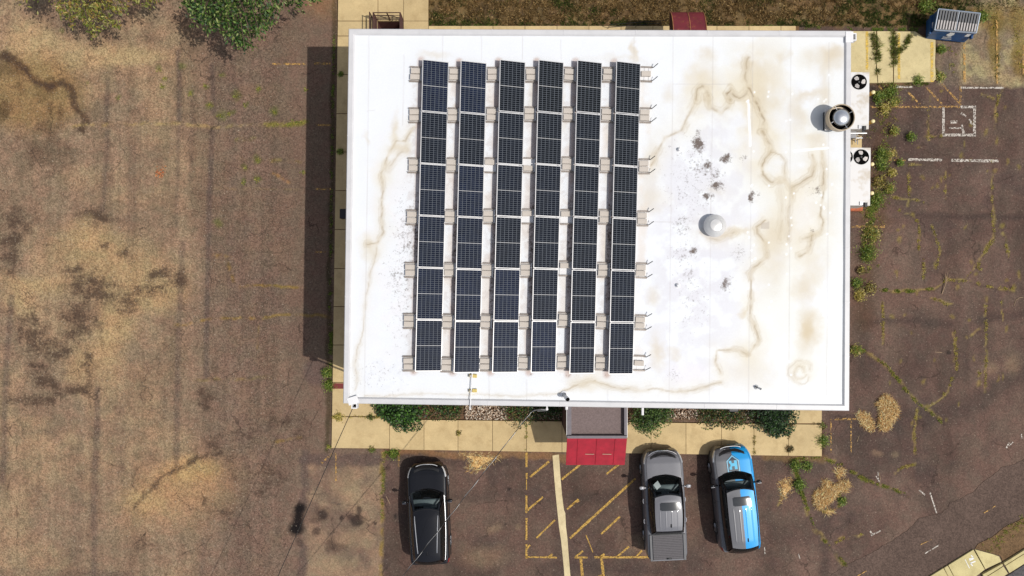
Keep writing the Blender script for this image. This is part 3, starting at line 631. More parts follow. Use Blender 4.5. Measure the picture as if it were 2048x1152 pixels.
W = [(1792, 173.5, 1826, 174), (1921, 175.5, 2008, 175.5, 3.5), (1816, 319, 1884, 320, 5), (1903, 320.5, 1997, 322, 5.5), (1887, 215, 1887, 271, 5), (1949, 215, 1949, 271, 5), (1921, 214, 1952, 214, 5), (1885, 270, 1952, 270, 5), (1901, 244, 1915, 244, 5), (1923, 250, 1928, 268, 5), (1939, 238, 1944, 250, 4), (1898, 256, 1925, 256, 3), (1922, 226, 1932, 233, 4), (1742, 1071, 1762, 1061, 3), (1740, 1062, 1746, 1070, 3), (1860, 985, 1874, 1028, 2.5), (1838, 980, 1850, 990, 3), (2013, 896, 2018, 885, 3), (2018, 892, 2026, 884, 2), (2043, 868, 2045, 878, 3), (1752, 952, 1760, 965, 2), (1756, 944, 1757, 960, 1.5), (1597, 1108, 1600, 1118, 2), (1529, 1095, 1530, 1108, 2)]
sheet('white_parking_lines', [stripe(*y) for y in W], .013, M['white_paint'])
sheet('road_dashes', [stripe(*y) for y in [(1850, 1107, 1878, 1090, 2.2)]], .034, M['white_paint'])
# chalk letters on the kerbside slab
sheet('chalk_letters', [stripe(*y) for y in [(1942, 1110.5, 1947, 1115.5, 2), (1947, 1115.5, 1938, 1118.5, 2.2), (1948, 1117, 1939, 1121, 2), (1951, 1122.5, 1941, 1126.5, 2.2), (1941, 1126.5, 1945.5, 1132, 2.2), (1930, 1118.5, 1939, 1136.5, 1.4)]], .095, simple('chalk', (.75, .74, .72), .9, 0, .1, 20))

# ================================================================== BUILDING
ZC = 6.03
q = [P(697, 57, ZC), P(1703, 61, ZC), P(1699, 822, ZC), P(686, 807, ZC)]      # outer coping corners NW NE SE SW
bld = thing('flat_roof_building', 'single-storey brick commercial building with stained white flat roof', 'building', (0, 0, 0))
def quad_inset(q, d):
    n = 4; out = []
    for i in range(4):
        a, b, c = Vector(q[i - 1]), Vector(q[i]), Vector(q[(i + 1) % 4])
        e1 = (a - b).normalized(); e2 = (c - b).normalized(); out.append(b + (e1 + e2) * d)
    return out
def ring(mb, Q0, z0, Q1, z1):
    vs = [(p.x, p.y, z0) for p in Q0] + [(p.x, p.y, z1) for p in Q1]
    mb.add(vs, [(i, (i + 1) % 4, 4 + (i + 1) % 4, 4 + i) for i in (3, 2, 1, 0)])
mb = MB()
for (da, za), (db, zb) in zip([(0, 5.68), (0, 6.0), (.03, 6.03), (.20, 6.03), (.25, 5.965)], [(0, 6.0), (.03, 6.03), (.20, 6.03), (.25, 5.965), (.25, 5.90)]):
    ring(mb, quad_inset(q, da), za, quad_inset(q, db), zb)
ring(mb, quad_inset(q, .14), 5.68, quad_inset(q, 0), 5.68)
for i in range(4):                          # lap joints and little lifted fasteners along the edge metal
    a, b = q[i], q[(i + 1) % 4]; n = 7
    e = (b - a).normalized(); inn = (quad_inset(q, .11)[i] - a); per = Vector((-e.y, e.x, 0)); per = per if per.dot(inn) > 0 else -per
    for k in range(1, n):
        p = a.lerp(b, k / n) + per * .11
        mb.box((p.x, p.y, 6.032), (.03, .2, .012), math.atan2(e.y, e.x))
mb.build('coping', M['coping'], bld)
def scupper(u, v, w, d, h=.30, dirv=(0, -1)):
    p = P(u, v, 5.95); m = MB()
    for sx in (-1, 1): m.box((p.x + sx * (w / 2 - .02), p.y, 5.85), (.04, d, h))
    for sy in (-1, 1): m.box((p.x, p.y + sy * (d / 2 - .02), 5.85), (w - .08, .04, h))
    m.box((p.x, p.y, 5.72), (w - .08, d - .08, .02)); o = m.build('scupper', M['white_metal'], bld)
    mm = MB(); mm.box((p.x, p.y, 5.735), (w - .09, d - .09, .01)); mm.build('opening', M['void'], o)
    m2 = MB(); m2.tube([(p.x, p.y, 5.7), (p.x, p.y, .15)], .05); m2.build('downspout', M['white_metal'], bld)
scupper(709, 811.5, .24, .22); scupper(1707, 74.5, .2, .30)
for u_, v_, d_, a_ in ((706, 801, (.42, .3, .03), .3), (1699, 74, (.3, .44, .03), 0)):
    mb = MB(); p = P(u_, v_, 6.04); mb.box((p.x, p.y, 6.035), d_, a_); mb.build('drain_saddle', M['white_metal'], bld)
# membrane
Q = quad_inset(q, .245); nu, nv = 540, 400
tu, tv = np.meshgrid(np.linspace(0, 1, nu + 1), np.linspace(0, 1, nv + 1))
def bil(k): return (Q[3][k] * (1 - tu) + Q[2][k] * tu) * (1 - tv) + (Q[0][k] * (1 - tu) + Q[1][k] * tu) * tv
RX, RY = bil(0), bil(1); kz = F / (HC - ZR); RU = CX + RX * kz; RV = CY - RY * kz
rp = Painter(RU, RV, (.715, .73, .755))
rn1 = fbm(RU, RV, 60, 4, 101); rn2 = fbm(RU, RV, 9, 3, 105); rn3 = fbm(RU, RV, 22, 4, 107)
TAN, BRN, RIM, FILM, MOLD, CREAM = (.55, .46, .32), (.36, .275, .17), (.22, .155, .09), (.58, .56, .60), (.10, .075, .065), (.70, .685, .60)
# faint cream wash over the ponding side, grey film inside the tide marks
rp.mix(.5 * rp.blob(1590, 460, 110, 420, .7) * sstep(rn1, .25, .55), CREAM); rp.mix(.4 * rp.blob(1450, 190, 130, 110, .7) * sstep(rn1, .3, .6), CREAM); rp.mix(.5 * rp.blob(1515, 210, 50, 110, .8) * sstep(rn1, .3, .6), TAN); rp.mix(.4 * rp.blob(1630, 400, 40, 110, .7) * sstep(rn3, .35, .6), (.60, .55, .47))
rp.mix(.5 * rp.blob(1410, 420, 100, 230, .5) * sstep(rn3, .35, .65), FILM); rp.mix(.4 * rp.blob(1600, 430, 36, 60, .4), (.70, .66, .62)); rp.mix(.35 * rp.blob(1370, 640, 110, 160, .6) * sstep(rn3, .4, .65), FILM)
rp.mix(.4 * rp.blob(1375, 745, 40, 22, .6), (.68, .63, .68)); rp.mix(.45 * rp.blob(780, 520, 50, 240, .7) * sstep(rn3, .42, .62), (.72, .70, .72)); rp.mix(.4 * rp.blob(760, 750, 60, 34) * sstep(rn2, .45, .6), (.66, .68, .74))
for b, k in (((1408, 112, 16, 12), .35), ((1400, 160, 28, 22), .4), ((1490, 122, 18, 12), .5), ((1530, 230, 40, 90), .25), ((1508, 170, 18, 50), .45), ((1560, 115, 12, 10), .3), ((1650, 120, 40, 22), .4), ((1664, 105, 16, 14), .35), ((1648, 175, 10, 40), .3), ((1618, 190, 24, 10), .5), ((1596, 225, 14, 40), .38), ((1630, 285, 20, 12), .35),
             ((1335, 185, 8, 18), .25), ((1300, 330, 14, 40), .3), ((1300, 400, 30, 24), .3), ((1310, 590, 14, 12), .3), ((1318, 700, 12, 34), .35), ((1350, 708, 10, 10), .25), ((1540, 500, 26, 60), .4), ((1560, 465, 30, 24), .35), ((1610, 575, 22, 16), .4), ((1618, 655, 18, 44), .5), ((1625, 530, 26, 40), .3), ((1483, 622, 6, 10), .5), ((1470, 462, 30, 6), .4), ((1500, 745, 50, 30), .25),
             ((792, 262, 8, 30), .35), ((800, 300, 20, 10), .4), ((735, 275, 5, 12), .3), ((743, 497, 12, 22), .35), ((1268, 100, 5, 18), .5), ((870, 110, 26, 7), .25), ((1245, 115, 60, 6), .15), ((1165, 760, 34, 12), .25), ((1130, 220, 8, 40), .3), ((915, 195, 8, 30), .4), ((1062, 190, 8, 40), .3), ((1216, 300, 7, 60), .3), ((1210, 500, 7, 40), .2)):
    rp.mix(min(.9, k * 1.5) * rp.blob(*b, .95, 1.6) * (.6 + .8 * rn1), TAN)
def pdist(pts, m=60, warp=.8):
    us = [p[0] for p in pts]; vs = [p[1] for p in pts]; d = np.full(RU.shape, 999.0)
    sel = (RU > min(us) - m) & (RU < max(us) + m) & (RV > min(vs) - m) & (RV < max(vs) + m)
    Uw = (RU + (rp.U2 - RU) * warp)[sel]; Vw = (RV + (rp.V2 - RV) * warp)[sel]; dd = np.full(Uw.shape, 999.0)
    for (x0, y0), (x1, y1) in zip(pts[:-1], pts[1:]):
        du, dv_ = x1 - x0, y1 - y0; t = np.clip(((Uw - x0) * du + (Vw - y0) * dv_) / (du * du + dv_ * dv_ + 1e-9), 0, 1); dd = np.minimum(dd, np.hypot(Uw - x0 - t * du, Vw - y0 - t * dv_))
    d[sel] = dd; return d
tw1 = fbm(RU, RV, 26, 3, 131); tw2 = fbm(RU, RV, 14, 3, 137); tw3 = fbm(RU, RV, 40, 3, 139)
def tide(pts, w=4, k=1.0, dark=.55):
    """ponding tide mark: a wide feathered wash, several nested rings and a broken dark rim"""
    d = pdist(pts, 70, .55); wob = .35 + 1.2 * tw1
    rp.mix(.44 * k * np.exp(-(d / (w * 6.5 * (.4 + 1.2 * tw3))) ** 2) * wob, (.66, .60, .47)); rp.mix(.5 * k * np.exp(-(d / (w * 1.5 * (.3 + 1.4 * tw1))) ** 2), TAN)
    for off in (w * .9, w * 2.0): rp.mix(.32 * k * np.exp(-((d - off * (.5 + tw2)) / (w * .35)) ** 2) * sstep(tw1, .3, .6), BRN)
    rp.mix(.6 * k * np.exp(-(d / (w * .5)) ** 2) * sstep(tw2, .2, .6), BRN); rp.mix(dark * .8 * k * np.exp(-(d / (w * .36)) ** 2) * sstep(tw2, .38, .55), RIM)
tide([(1300, 330), (1329, 278), (1362, 261), (1382, 222), (1393, 196)], 4, .7, .3); tide([(1393, 198), (1395, 179), (1404, 172), (1414, 176), (1415, 194)], 4, 1, .8); tide([(1415, 192), (1420, 215), (1430, 222), (1445, 228), (1455, 218), (1460, 199)], 4, .8, .4)
tide([(1460, 199), (1453, 184), (1461, 178), (1470, 190), (1479, 194), (1494, 185), (1498, 177)], 4.5, 1.1, .8); tide([(1498, 177), (1492, 152), (1490, 128), (1494, 112)], 5, .8, .4); tide([(1499, 175), (1508, 192), (1521, 218), (1531, 241), (1526, 265)], 4, 1, .8)
tide([(1526, 265), (1541, 288), (1542, 304), (1527, 325), (1527, 347), (1544, 364), (1570, 362), (1584, 378), (1603, 364), (1623, 350), (1627, 330), (1621, 311)], 4, 1, .5); tide([(1541, 304), (1562, 310), (1572, 324), (1570, 360)], 2.5, .6, .3)
tide([(1640, 304), (1648, 340), (1646, 390), (1643, 433), (1647, 440), (1642, 464), (1625, 470), (1604, 478)], 3.5, .9, .5); tide([(1625, 470), (1618, 490), (1615, 504), (1598, 514)], 4, .8, .4)
tide([(1530, 440), (1513, 454), (1513, 467), (1532, 487), (1532, 514), (1510, 531), (1500, 545), (1502, 569), (1498, 602), (1500, 636), (1513, 663), (1517, 684), (1497, 711)], 3, .9, .5); tide([(1497, 711), (1470, 699), (1434, 700), (1432, 724), (1442, 745)], 3, .8, .4)
tide([(1442, 766), (1408, 775), (1354, 785), (1314, 779), (1280, 782), (1230, 775), (1190, 762)], 3, .7, .4); tide([(1190, 760), (1150, 770), (1120, 788)], 2.6, .7, .4); tide([(1115, 790), (1040, 794), (980, 792), (900, 788), (820, 790), (730, 793)], 1.6, .45, .2)
tide([(829, 255), (812, 283), (795, 281), (774, 314), (763, 349), (768, 376), (763, 411), (763, 439), (768, 460), (756, 485), (735, 487)], 3, .8, .45); tide([(756, 487), (746, 533), (734, 589), (725, 658), (715, 700), (709, 780)], 2.4, .5, .25); tide([(812, 300), (795, 312), (780, 335)], 5, .5, .2)
tide([(1442, 385), (1420, 380)], 3, .3, .2); tide([(1402, 462), (1416, 474), (1440, 476), (1470, 464)], 4, .55, .3); tide([(1560, 370), (1566, 440), (1560, 480)], 4, .5, .2); tide([(1585, 380), (1580, 420), (1578, 480)], 3, .6, .3)
for r, k in ((12, .9), (23, .55)):
    tide([(1603 + r * (1 + .18 * math.sin(3 * t + r)) * math.cos(t), 745 + r * math.sin(t)) for t in np.linspace(.4, 2 * PI - .2, 16)], 2.2, k * .75, .3)
# mould specks
ms = sstep(rn2, .50, .60); MO = np.zeros(RU.shape, np.float32)
for b, k in (((1395, 290, 13, 14), .95), ((1394, 270, 6, 10), .6), ((1418, 328, 8, 7), .95), ((1396, 335, 22, 14), .6), ((1413, 345, 6, 6), .7), ((1437, 372, 9, 8), 1.0), ((1432, 355, 12, 22), .45), ((1455, 312, 9, 8), .9), ((1488, 309, 10, 4), .4), ((1416, 396, 6, 9), .9), ((1428, 396, 5, 8), .7), ((1502, 392, 5, 12), 1.0), ((1519, 388, 4, 8), .3), ((1388, 497, 6, 6), .95), ((1370, 508, 20, 20), .4), ((1366, 446, 18, 14), .45),
             ((1456, 565, 10, 11), .7), ((1476, 505, 12, 12), .35), ((1380, 565, 26, 40), .25), ((1630, 378, 12, 12), .35), ((1627, 460, 3, 3), .5), ((1380, 360, 40, 60), .25), ((1386, 620, 24, 50), .18), ((1350, 750, 12, 10), .3), ((815, 480, 24, 70), .42), ((826, 480, 7, 60), .6), ((800, 560, 26, 60), .32), ((810, 640, 24, 50), .22), ((760, 750, 46, 30), .18)):
    MO = np.maximum(MO, (k if b[2] < 16 else k * .8) * rp.blob(*b, .95, 1.1))
rp.mix(.55 * (abs(RU - 1531) < 8) * (abs(RV - 451) < 7), (.42, .36, .30)); 
# panel-shadow tint painted with dirt along each tall panel edge; dirt in the aisles
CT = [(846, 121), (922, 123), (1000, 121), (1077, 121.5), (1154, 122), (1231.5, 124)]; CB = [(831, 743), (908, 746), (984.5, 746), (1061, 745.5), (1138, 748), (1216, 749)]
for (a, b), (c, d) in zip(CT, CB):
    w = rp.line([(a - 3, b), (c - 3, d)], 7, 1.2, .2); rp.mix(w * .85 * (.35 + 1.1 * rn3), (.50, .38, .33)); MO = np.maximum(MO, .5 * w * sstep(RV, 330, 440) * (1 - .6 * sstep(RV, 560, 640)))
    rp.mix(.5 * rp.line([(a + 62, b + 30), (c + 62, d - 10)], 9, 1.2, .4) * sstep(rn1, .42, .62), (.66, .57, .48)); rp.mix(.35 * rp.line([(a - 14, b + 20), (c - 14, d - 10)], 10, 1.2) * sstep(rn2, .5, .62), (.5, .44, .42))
# membrane laps
for pts in ([(738, 70), (729, 806)], [(808, 110), (806, 250)], [(885, 70), (885, 120)], [(963, 70), (963, 120)], [(1045, 70), (1045, 118)], [(1122, 80), (1122, 118)], [(1268, 75), (1268, 122)], [(1346, 70), (1338, 810)], [(1426, 68), (1418, 810)], [(1506, 68), (1497, 815)], [(1582, 68), (1577, 815)], [(1658, 85), (1653, 790)],
            [(1346, 168), (1460, 168)], [(1280, 444), (1345, 444)], [(978, 750), (978, 808)], [(1053, 760), (1053, 808)], [(1215, 780), (1215, 808)], [(734, 222), (750, 220)]):
    rp.mix(.38 * rp.line(pts, .9, 1.4, .06) * (.3 + rn1), (.42, .38, .36))
rp.mix(.8 * rp.line([(1588, 302), (1655, 296)], 2, .8, .1), (.86, .87, .88)); rp.mix(.7 * rp.line([(1497, 200), (1501, 290)], 2.5, .8, .2), (.86, .86, .88))
for i in range(60):                         # patched fastener dots along the east laps
    u = random.choice((1503, 1580, 1656, 1640, 1540)) + random.uniform(-9, 9); v = random.uniform(100, 780); rp.mix(.9 * rp.blob(u, v, 1.7, 2, .6, 0), (.88, .88, .89))
bulge = .02 * (fbm(RU, RV, 90, 2, 141) - .5)
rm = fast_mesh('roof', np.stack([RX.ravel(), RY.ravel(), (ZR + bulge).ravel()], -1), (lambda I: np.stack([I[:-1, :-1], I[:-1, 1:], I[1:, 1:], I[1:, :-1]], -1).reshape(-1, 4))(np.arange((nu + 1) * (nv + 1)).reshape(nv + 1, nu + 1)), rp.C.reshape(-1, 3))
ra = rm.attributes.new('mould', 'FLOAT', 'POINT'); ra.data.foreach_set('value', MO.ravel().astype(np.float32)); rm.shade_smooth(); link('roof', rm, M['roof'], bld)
# walls with openings laid over them
Wq = quad_inset(q, .14); mb = MB(); ring(mb, Wq, -.3, Wq, 5.9)
mb.build('wall', M['brick'], bld)
sw, sE = Wq[3], Wq[2]; along = (sE - sw).normalized(); out = Vector((along.y, -along.x, 0)); ang = math.atan2(along.y, along.x)
def opening(base, ax, outv, s, w, z0, z1, kind='window'):
    c = base + ax * s; a = math.atan2(ax.y, ax.x); m = MB()
    for dx in (-w / 2, w / 2): p = c + ax * dx + outv * .03; m.box((p.x, p.y, (z0 + z1) / 2), (.08, .08, z1 - z0 + .08), a)
    for zz_ in (z0, z1): p = c + outv * .03; m.box((p.x, p.y, zz_), (w - .08, .08, .08), a)
    fr = m.build(kind, M['dark_steel'], bld)
    m = MB(); p = c + outv * .02; m.box((p.x, p.y, (z0 + z1) / 2), (w - .1, .03, z1 - z0 - .1), a); m.build('pane', M['window_glass'], fr)
for s in (2.6, 5.2, 13.6, 16.2): opening(sw, along, out, s, 1.6, 1.1, 2.5)
wn = Wq[0]; walong = (sw - wn).normalized(); wout = Vector((walong.y, -walong.x, 0))
for s in (3, 7, 11): opening(wn, walong, wout, s, 1.4, 1.3, 2.5)

# ------------------------------------------------------------------ entrance vestibule with red sloped front
zt_ = 3.1
L0, R0 = P(1134, 800, zt_).x, P(1254, 800, zt_).x; yb = P(0, 875, zt_).y; yw = Wq[3].y + (Wq[2].y - Wq[3].y) * .5 + .02
can = thing('entrance_porch', 'projecting entrance porch with flat brown roof and red sloped metal front', 'porch', ((L0 + R0) / 2, yb, 0))
cx_, cy_ = (L0 + R0) / 2, yb; wd = R0 - L0; dp = yw - yb
porch_brown = simple('porch_brown', A(86, 58, 50), .8, 0, .15, 4)
mb = MB()
for sx in (-1, 1): mb.box((sx * (wd / 2 - .08), dp / 2, 1.45), (.16, dp, 2.9))
for sx in (-1, 1): mb.box((sx * (wd / 2 - .45), .10, 1.2), (.56, .18, 2.4))
mb.box((0, .1, 2.65), (wd - .34, .17, .48)); mb.build('wall', porch_brown, can)
mb = MB(); mb.box((-.42, .1, 1.05), (.8, .05, 2.1)); d1 = mb.build('door', M['dark_steel'], can)
mb = MB(); mb.box((-.42, .065, 1.25), (.55, .01, 1.3)); mb.build('pane', M['window_glass'], d1)
mb = MB(); mb.box((.42, .1, 1.05), (.8, .05, 2.1)); d2 = mb.build('door', M['dark_steel'], can); mb = MB(); mb.box((.42, .065, 1.25), (.55, .01, 1.3)); mb.build('pane', M['window_glass'], d2)
deck = simple('porch_roof_felt', A(124, 109, 107), .95, 0, .2, 14, bmp=.3)
mb = MB(); mb.box((0, dp / 2, 2.925), (wd - .02, dp, .05)); mb.build('roof', deck, can)
par = simple('porch_edge_metal', A(116, 110, 116), .6, 0, .12, 6)
mb = MB(); mb.box((-wd / 2 + .1, dp / 2 + .06, 3.03), (.19, dp - .12, .16)); mb.box((wd / 2 - .07, dp / 2 + .06, 3.06), (.12, dp - .12, .22)); mb.box((0, .03, 3.06), (wd - .02, .12, .22)); mb.build('parapet', par, can)
mb = MB(); mb.box((-wd / 2 + .36, dp - .22, 2.97), (.3, .42, .05)); mb.build('patch', simple('brown_patch', A(112, 80, 66), .9, 0, .2, 10), can)
yo = P(0, 930, 2.45).y - cy_; red = simple('red_sheet_metal', A(166, 28, 46), .5, 0, .2, 2.6)
mb = MB(); e = .0
sl = [(-wd / 2, -.035, 3.12), (wd / 2, -.035, 3.12), (wd / 2, yo, 2.45), (-wd / 2, yo, 2.45)]
mb.add([Vector(p) for p in sl] + [Vector(p) - Vector((0, -.0, .06)) for p in sl], [(3, 2, 1, 0), (4, 5, 6, 7), (2, 3, 7, 6), (1, 2, 6, 5), (3, 0, 4, 7), (0, 1, 5, 4)])
nrm = Vector((0, yo + .035, -.67)).normalized()
def on_slope(x, t): return Vector((x, -.035 + (yo + .035) * t, 3.12 - .67 * t))
for x in (-.62 * wd / 2 - .02, 0.0, .61 * wd / 2): mb.tube([on_slope(x, .02) + Vector((0, 0, .012)), on_slope(x, .98) + Vector((0, 0, .012))], .014, 6)
so = mb.build('sloped_front', red, can)
for x in (-.29, .49):
    mb = MB(); mb.tube([on_slope(x - .2, .58) + Vector((0, 0, .03)), on_slope(x + .2, .585) + Vector((0, 0, .03))], .012, 6); mb.build('batten_highlight', M['tan_metal'], so)  # thin battens in pale metal, rib highlights put into their colour
for sx in (-1, 1):
    mb = MB(); mb.box((sx * (wd / 2 + .012), dp / 2, 3.05), (.02, dp, .1)); mb.build('trim', M['white_metal'], can)

# ------------------------------------------------------------------ red barrel awning, north door
aw = thing('barrel_awning', 'rusty dark red curved metal awning over the rear door', 'awning', (P(1375, 0, 2.7).x, Wq[0].y + (Wq[1].y - Wq[0].y) * .66, 0))
half = (P(1407.5, 0, 2.7).x - P(1342, 0, 2.7).x) / 2; dep = P(0, 25.5, 2.35).y - aw.location.y
mb = MB(); n = 14
def awp(t): return (dep * math.sin(t * PI / 2), 2.35 + .95 * math.cos(t * PI / 2))
mb.grid(lambda a, b: ((a - .5) * 2 * half, awp(b)[0], awp(b)[1]), 12, n)
m, nt, bs = nmat('rusty_red'); nn = noise(nt, 7, 5, .75); n2_ = noise(nt, 2.2, 4)
cc = mixc(nt, ramp(nt, nn, .55, .68, 0, .8), A(116, 34, 44), A(150, 92, 50)); cc = mixc(nt, 1.0, cc, ramp(nt, n2_, .3, .7, .75, 1.2), 'MULTIPLY'); nt.links.new(cc, bs.inputs['Base Color']); bs.inputs['Roughness'].default_value = .6
o = mb.build('hood', m, aw, True)
side_red_shaded = simple('awning_side_shaded', A(70, 22, 28), .7, 0, .3, 8)  # darker than the hood: shade painted into the end panels' colour
for sx in (-1, 1):
    mb = MB(); pr = [(sx * half, 0, 2.35)] + [(sx * half, *awp(i / n)) for i in range(n + 1)]
    mb.add(pr, [tuple(range(len(pr)))]); mb.build('end_panel', side_red_shaded, aw)
mb = MB(); rust = simple('rust_edge', A(176, 120, 74), .8, 0, .35, 14)
for x in (-half, .02, half): mb.tube([(x, awp(i / n)[0], awp(i / n)[1] + .012) for i in range(n + 1)], .018, 5)
mb.tube([(-half, dep, 2.35), (half, dep, 2.35)], .03, 6); mb.build('edge_trim', rust, aw)

# ------------------------------------------------------------------ stair guard rails
g = thing('stair_railing', 'dark brown steel guard railing round the basement stairwell', 'railing', (0, 0, 0)); g.location = (p0.x, p1.y, ZP)
wx = p1.x - p0.x; ln = p1.y - p0.y
def rail(mb, pts, hs, r=.028):
    for h in hs: mb.tube([(x, y, h) for x, y in pts], r, 6)
mb = MB(); rail(mb, [(0, -ln), (0, 0), (wx, 0), (wx, -ln)], (.12, .36, .60), .028); rail(mb, [(0, -ln), (0, 0), (wx, 0), (wx, -ln)], (.92,), .04); mb.build('rail', M['brown_steel'], g)
for x, y in ((0, 0), (wx, 0), (0, -ln * .5), (wx, -ln * .5), (wx / 2, 0), (0, -ln), (wx, -ln)):
    m = MB(); m.tube([(x, y, 0), (x, y, .9)], .03, 6); m.build('post', M['brown_steel'], g)
h2 = thing('handrail', 'thin brown handrail beside the stairwell guard railing', 'railing', P(747, 40, ZP))
mb = MB(); rail(mb, [(0, 0), (0, -1.9)], (.25, .6, .95), .025); mb.build('rail', M['brown_steel'], h2)
for y in (0, -1.9):
    m = MB(); m.tube([(0, y, 0), (0, y, .97)], .028, 6); m.build('post', M['brown_steel'], h2)
h3 = thing('handrail', 'low black handrail along the rear wall leading to the red awning', 'railing', P(1216, 57, ZP))
mb = MB(); e3 = P(1334, 52, 1.0) - P(1216, 57, ZP); mb.tube([(0, 0, .5), (e3.x, .12, .75)], .012, 6); mb.tube([(0, 0, .2), (e3.x, .12, .4)], .012, 6); mb.build('rail', M['black'], h3)
for x in (0, e3.x * .5, e3.x): 
    m = MB(); m.tube([(x, .12 * x / e3.x, 0), (x, .12 * x / e3.x, .5 + .25 * x / e3.x)], .014, 6); m.build('post', M['black'], h3)

# ================================================================== ROOFTOP SOLAR
NTH = ['top', 'second', 'third', 'fourth', 'fifth', 'bottom']; COLN = ['leftmost', 'second', 'third', 'fourth', 'fifth', 'rightmost']
TZ = .21; TILT = math.radians(15.5)
proto = None; fw, fl, th = 1.06, 2.055, .035
def make_panel():
    r = thing('solar_panel', 'x', 'solar panel')
    m = MB()
    for sx in (-1, 1): m.box((sx * (fw / 2 - .012), 0, 0), (.024, fl, th))
    for sy in (-1, 1): m.box((0, sy * (fl / 2 - .012), 0), (fw - .048, .024, th))
    m.build('panel_frame', M['panel_frame'], r)
    m = MB(); m.box((0, 0, .006), (fw - .048, fl - .048, .016)); m.build('cells', M['cells'], r)
    return r
BLUE = {(0, 0): 1, (1, 0): 1, (1, 2): .9, (1, 3): .7, (0, 2): .6, (0, 3): .7, (0, 4): .9, (1, 4): 1, (2, 4): 1.1, (1, 5): .9, (2, 5): 1, (3, 5): 1.2, (0, 5): .7, (4, 5): .5, (3, 4): .4, (2, 5): 1}
for c in range(6):
    for r in range(6):
        t = (r + .5) / 6; u = CT[c][0] + (CB[c][0] - CT[c][0]) * t + 25.5; v = CT[c][1] + (CB[c][1] - CT[c][1]) * t
        if proto is None: o = proto = make_panel()
        else: o = copy_tree(proto)
        o.location = P(u, v, ZR + TZ)
        o.rotation_euler = Matrix.Rotation(-.0245, 3, 'Z').to_4x4().to_3x3().to_euler() if False else (Matrix.Rotation(-.0245 + random.uniform(-.002, .002), 3, 'Z') @ Matrix.Rotation(TILT, 3, 'Y')).to_euler()
        b = BLUE.get((c, r), .05 + .09 * r + .2 * random.random() - .04 * c)
        for ch in o.children: ch.color = (.0045 + .002 * b, .006 + .005 * b, .009 + .019 * b, 1)
        hue = 'blue' if b > .5 else 'black'
        cn = {0: 'the leftmost column', 5: 'the rightmost column'}.get(c, f'the {COLN[c]} column from the left')
        tag(o, f"{hue} solar panel, {NTH[r] if r in (0, 5) else NTH[r] + ' from the top'}, in {cn}", 'solar panel', 'solar panels in six columns on the white roof')
# support rails under each panel edge
for c in range(6):
    a, b = P(CT[c][0] + 4, CT[c][1] + 4, ZR + .2), P(CB[c][0] + 4, CB[c][1] - 4, ZR + .31); a2, b2 = P(CT[c][0] + 46, CT[c][1] + 4, ZR + .1), P(CB[c][0] + 46, CB[c][1] - 4, ZR + .1)
    cn = {0: 'leftmost', 5: 'rightmost'}.get(c, COLN[c])
    rk = thing('panel_rack', f'galvanised support rack carrying the {cn} column of solar panels', 'rack', (a.x, a.y, ZR), 0, 'racks under the solar panels')
    d = b - a; d2 = b2 - a; s2 = a2 - a
    m = MB(); m.tube([(0, 0, .31), (d.x, d.y, .31)], .025, 6); m.tube([(s2.x, s2.y, .06), (d2.x, d2.y, .06)], .025, 6); m.build('rail', M['galv'], rk)
    for i in range(7):
        t = min(max(i / 6, .015), .985); m = MB(); m.tube([(d.x * t, d.y * t, .012), (d.x * t, d.y * t, .32)], .025, 6); m.tube([(s2.x + d.x * t, s2.y + d.y * t, .012), (s2.x + d.x * t, s2.y + d.y * t, .08)], .025, 6); m.build('foot', M['galv'], rk)
TR = [[(832, 149), (830, 231), (828, 331), (824.5, 435), (821.5, 540), (819, 642), (818, 727)], [(909, 150), (906, 231), (903.5, 331), (900.5, 434), (899, 540), (895.5, 643), (894, 729)], [(986, 150), (983.5, 230), (980, 331), (977, 433), (974, 541), (971.5, 643), (970, 727)],
      [(1062.5, 150), (1059, 229), (1057, 331), (1054, 433), (1051, 540), (1049, 643), (1047, 725)], [(1138.5, 150), (1136.5, 229), (1134, 329), (1131.5, 434), (1130, 537), (1127, 640), (1124.5, 723)], [(1216, 150), (1213, 230), (1211, 331), (1208.5, 434), (1206, 540), (1203, 643), (1201, 725)],
      [(1292, 149), (1289.5, 231), (1287, 333), (1284, 437), (1281.5, 541), (1280, 645), (1278, 726)]]
ONE = {(2, 2): 'u', (3, 2): 'd', (4, 3): 'u', (4, 4): 'u', (6, 0): 'm', (6, 6): 'm', (3, 3): 'u'}
ORD = ['top', 'second', 'third', 'fourth', 'fifth', 'sixth', 'bottom']
GAPN = ['left of all panel columns', 'between panel columns one and two', 'between panel columns two and three', 'between panel columns three and four', 'between panel columns four and five', 'between panel columns five and six', 'right of all panel columns']
def make_tray(openarm):
    t = thing('ballast_tray', 'x', 'tray'); m = MB()
    m.box((0, 0, .012), (.46, .56, .012)); pan = m.build('pan', M['white_metal'], t)
    for sy in (-1, 1):
        m = MB(); m.box((.0, sy * .27, .05), (.50, .025, .075)); m.box((.0, sy * .275 + sy * .025, .03), (.5, .05, .012)); m.build('side_rail', M['shadow_rail_metal'], t)
    for sy in (-1, 1):
        m = MB()
        if openarm: m.tube([(.16, sy * .26, .05), (.26, sy * .26, .10), (.42, sy * .26 + .12, .26)], .016, 6)
        else: m.tube([(.22, sy * .26, .05), (.30, sy * .27, .12), (.36, sy * .29, .20)], .018, 6)
        m.build('arm', M['galv'] if not openarm else M['dark_steel'], t)
    if not openarm:
        m = MB(); m.box((.245, 0, .08), (.03, .52, .14)); m.build('end_plate', M['galv'], t)
    else:
        m = MB()
        for x in (-.08, .10): m.box((x, 0, .022), (.014, .60, .012))
        m.build('cross_bar', M['galv'], t)
    return t
def make_block():
    m = MB(); m.bevbox((0, 0, .05), (.385, .21, .10), .012); return tag(m.build('ballast_block', M['ballast']), 'x', 'concrete block')
T1 = T2 = B1 = None
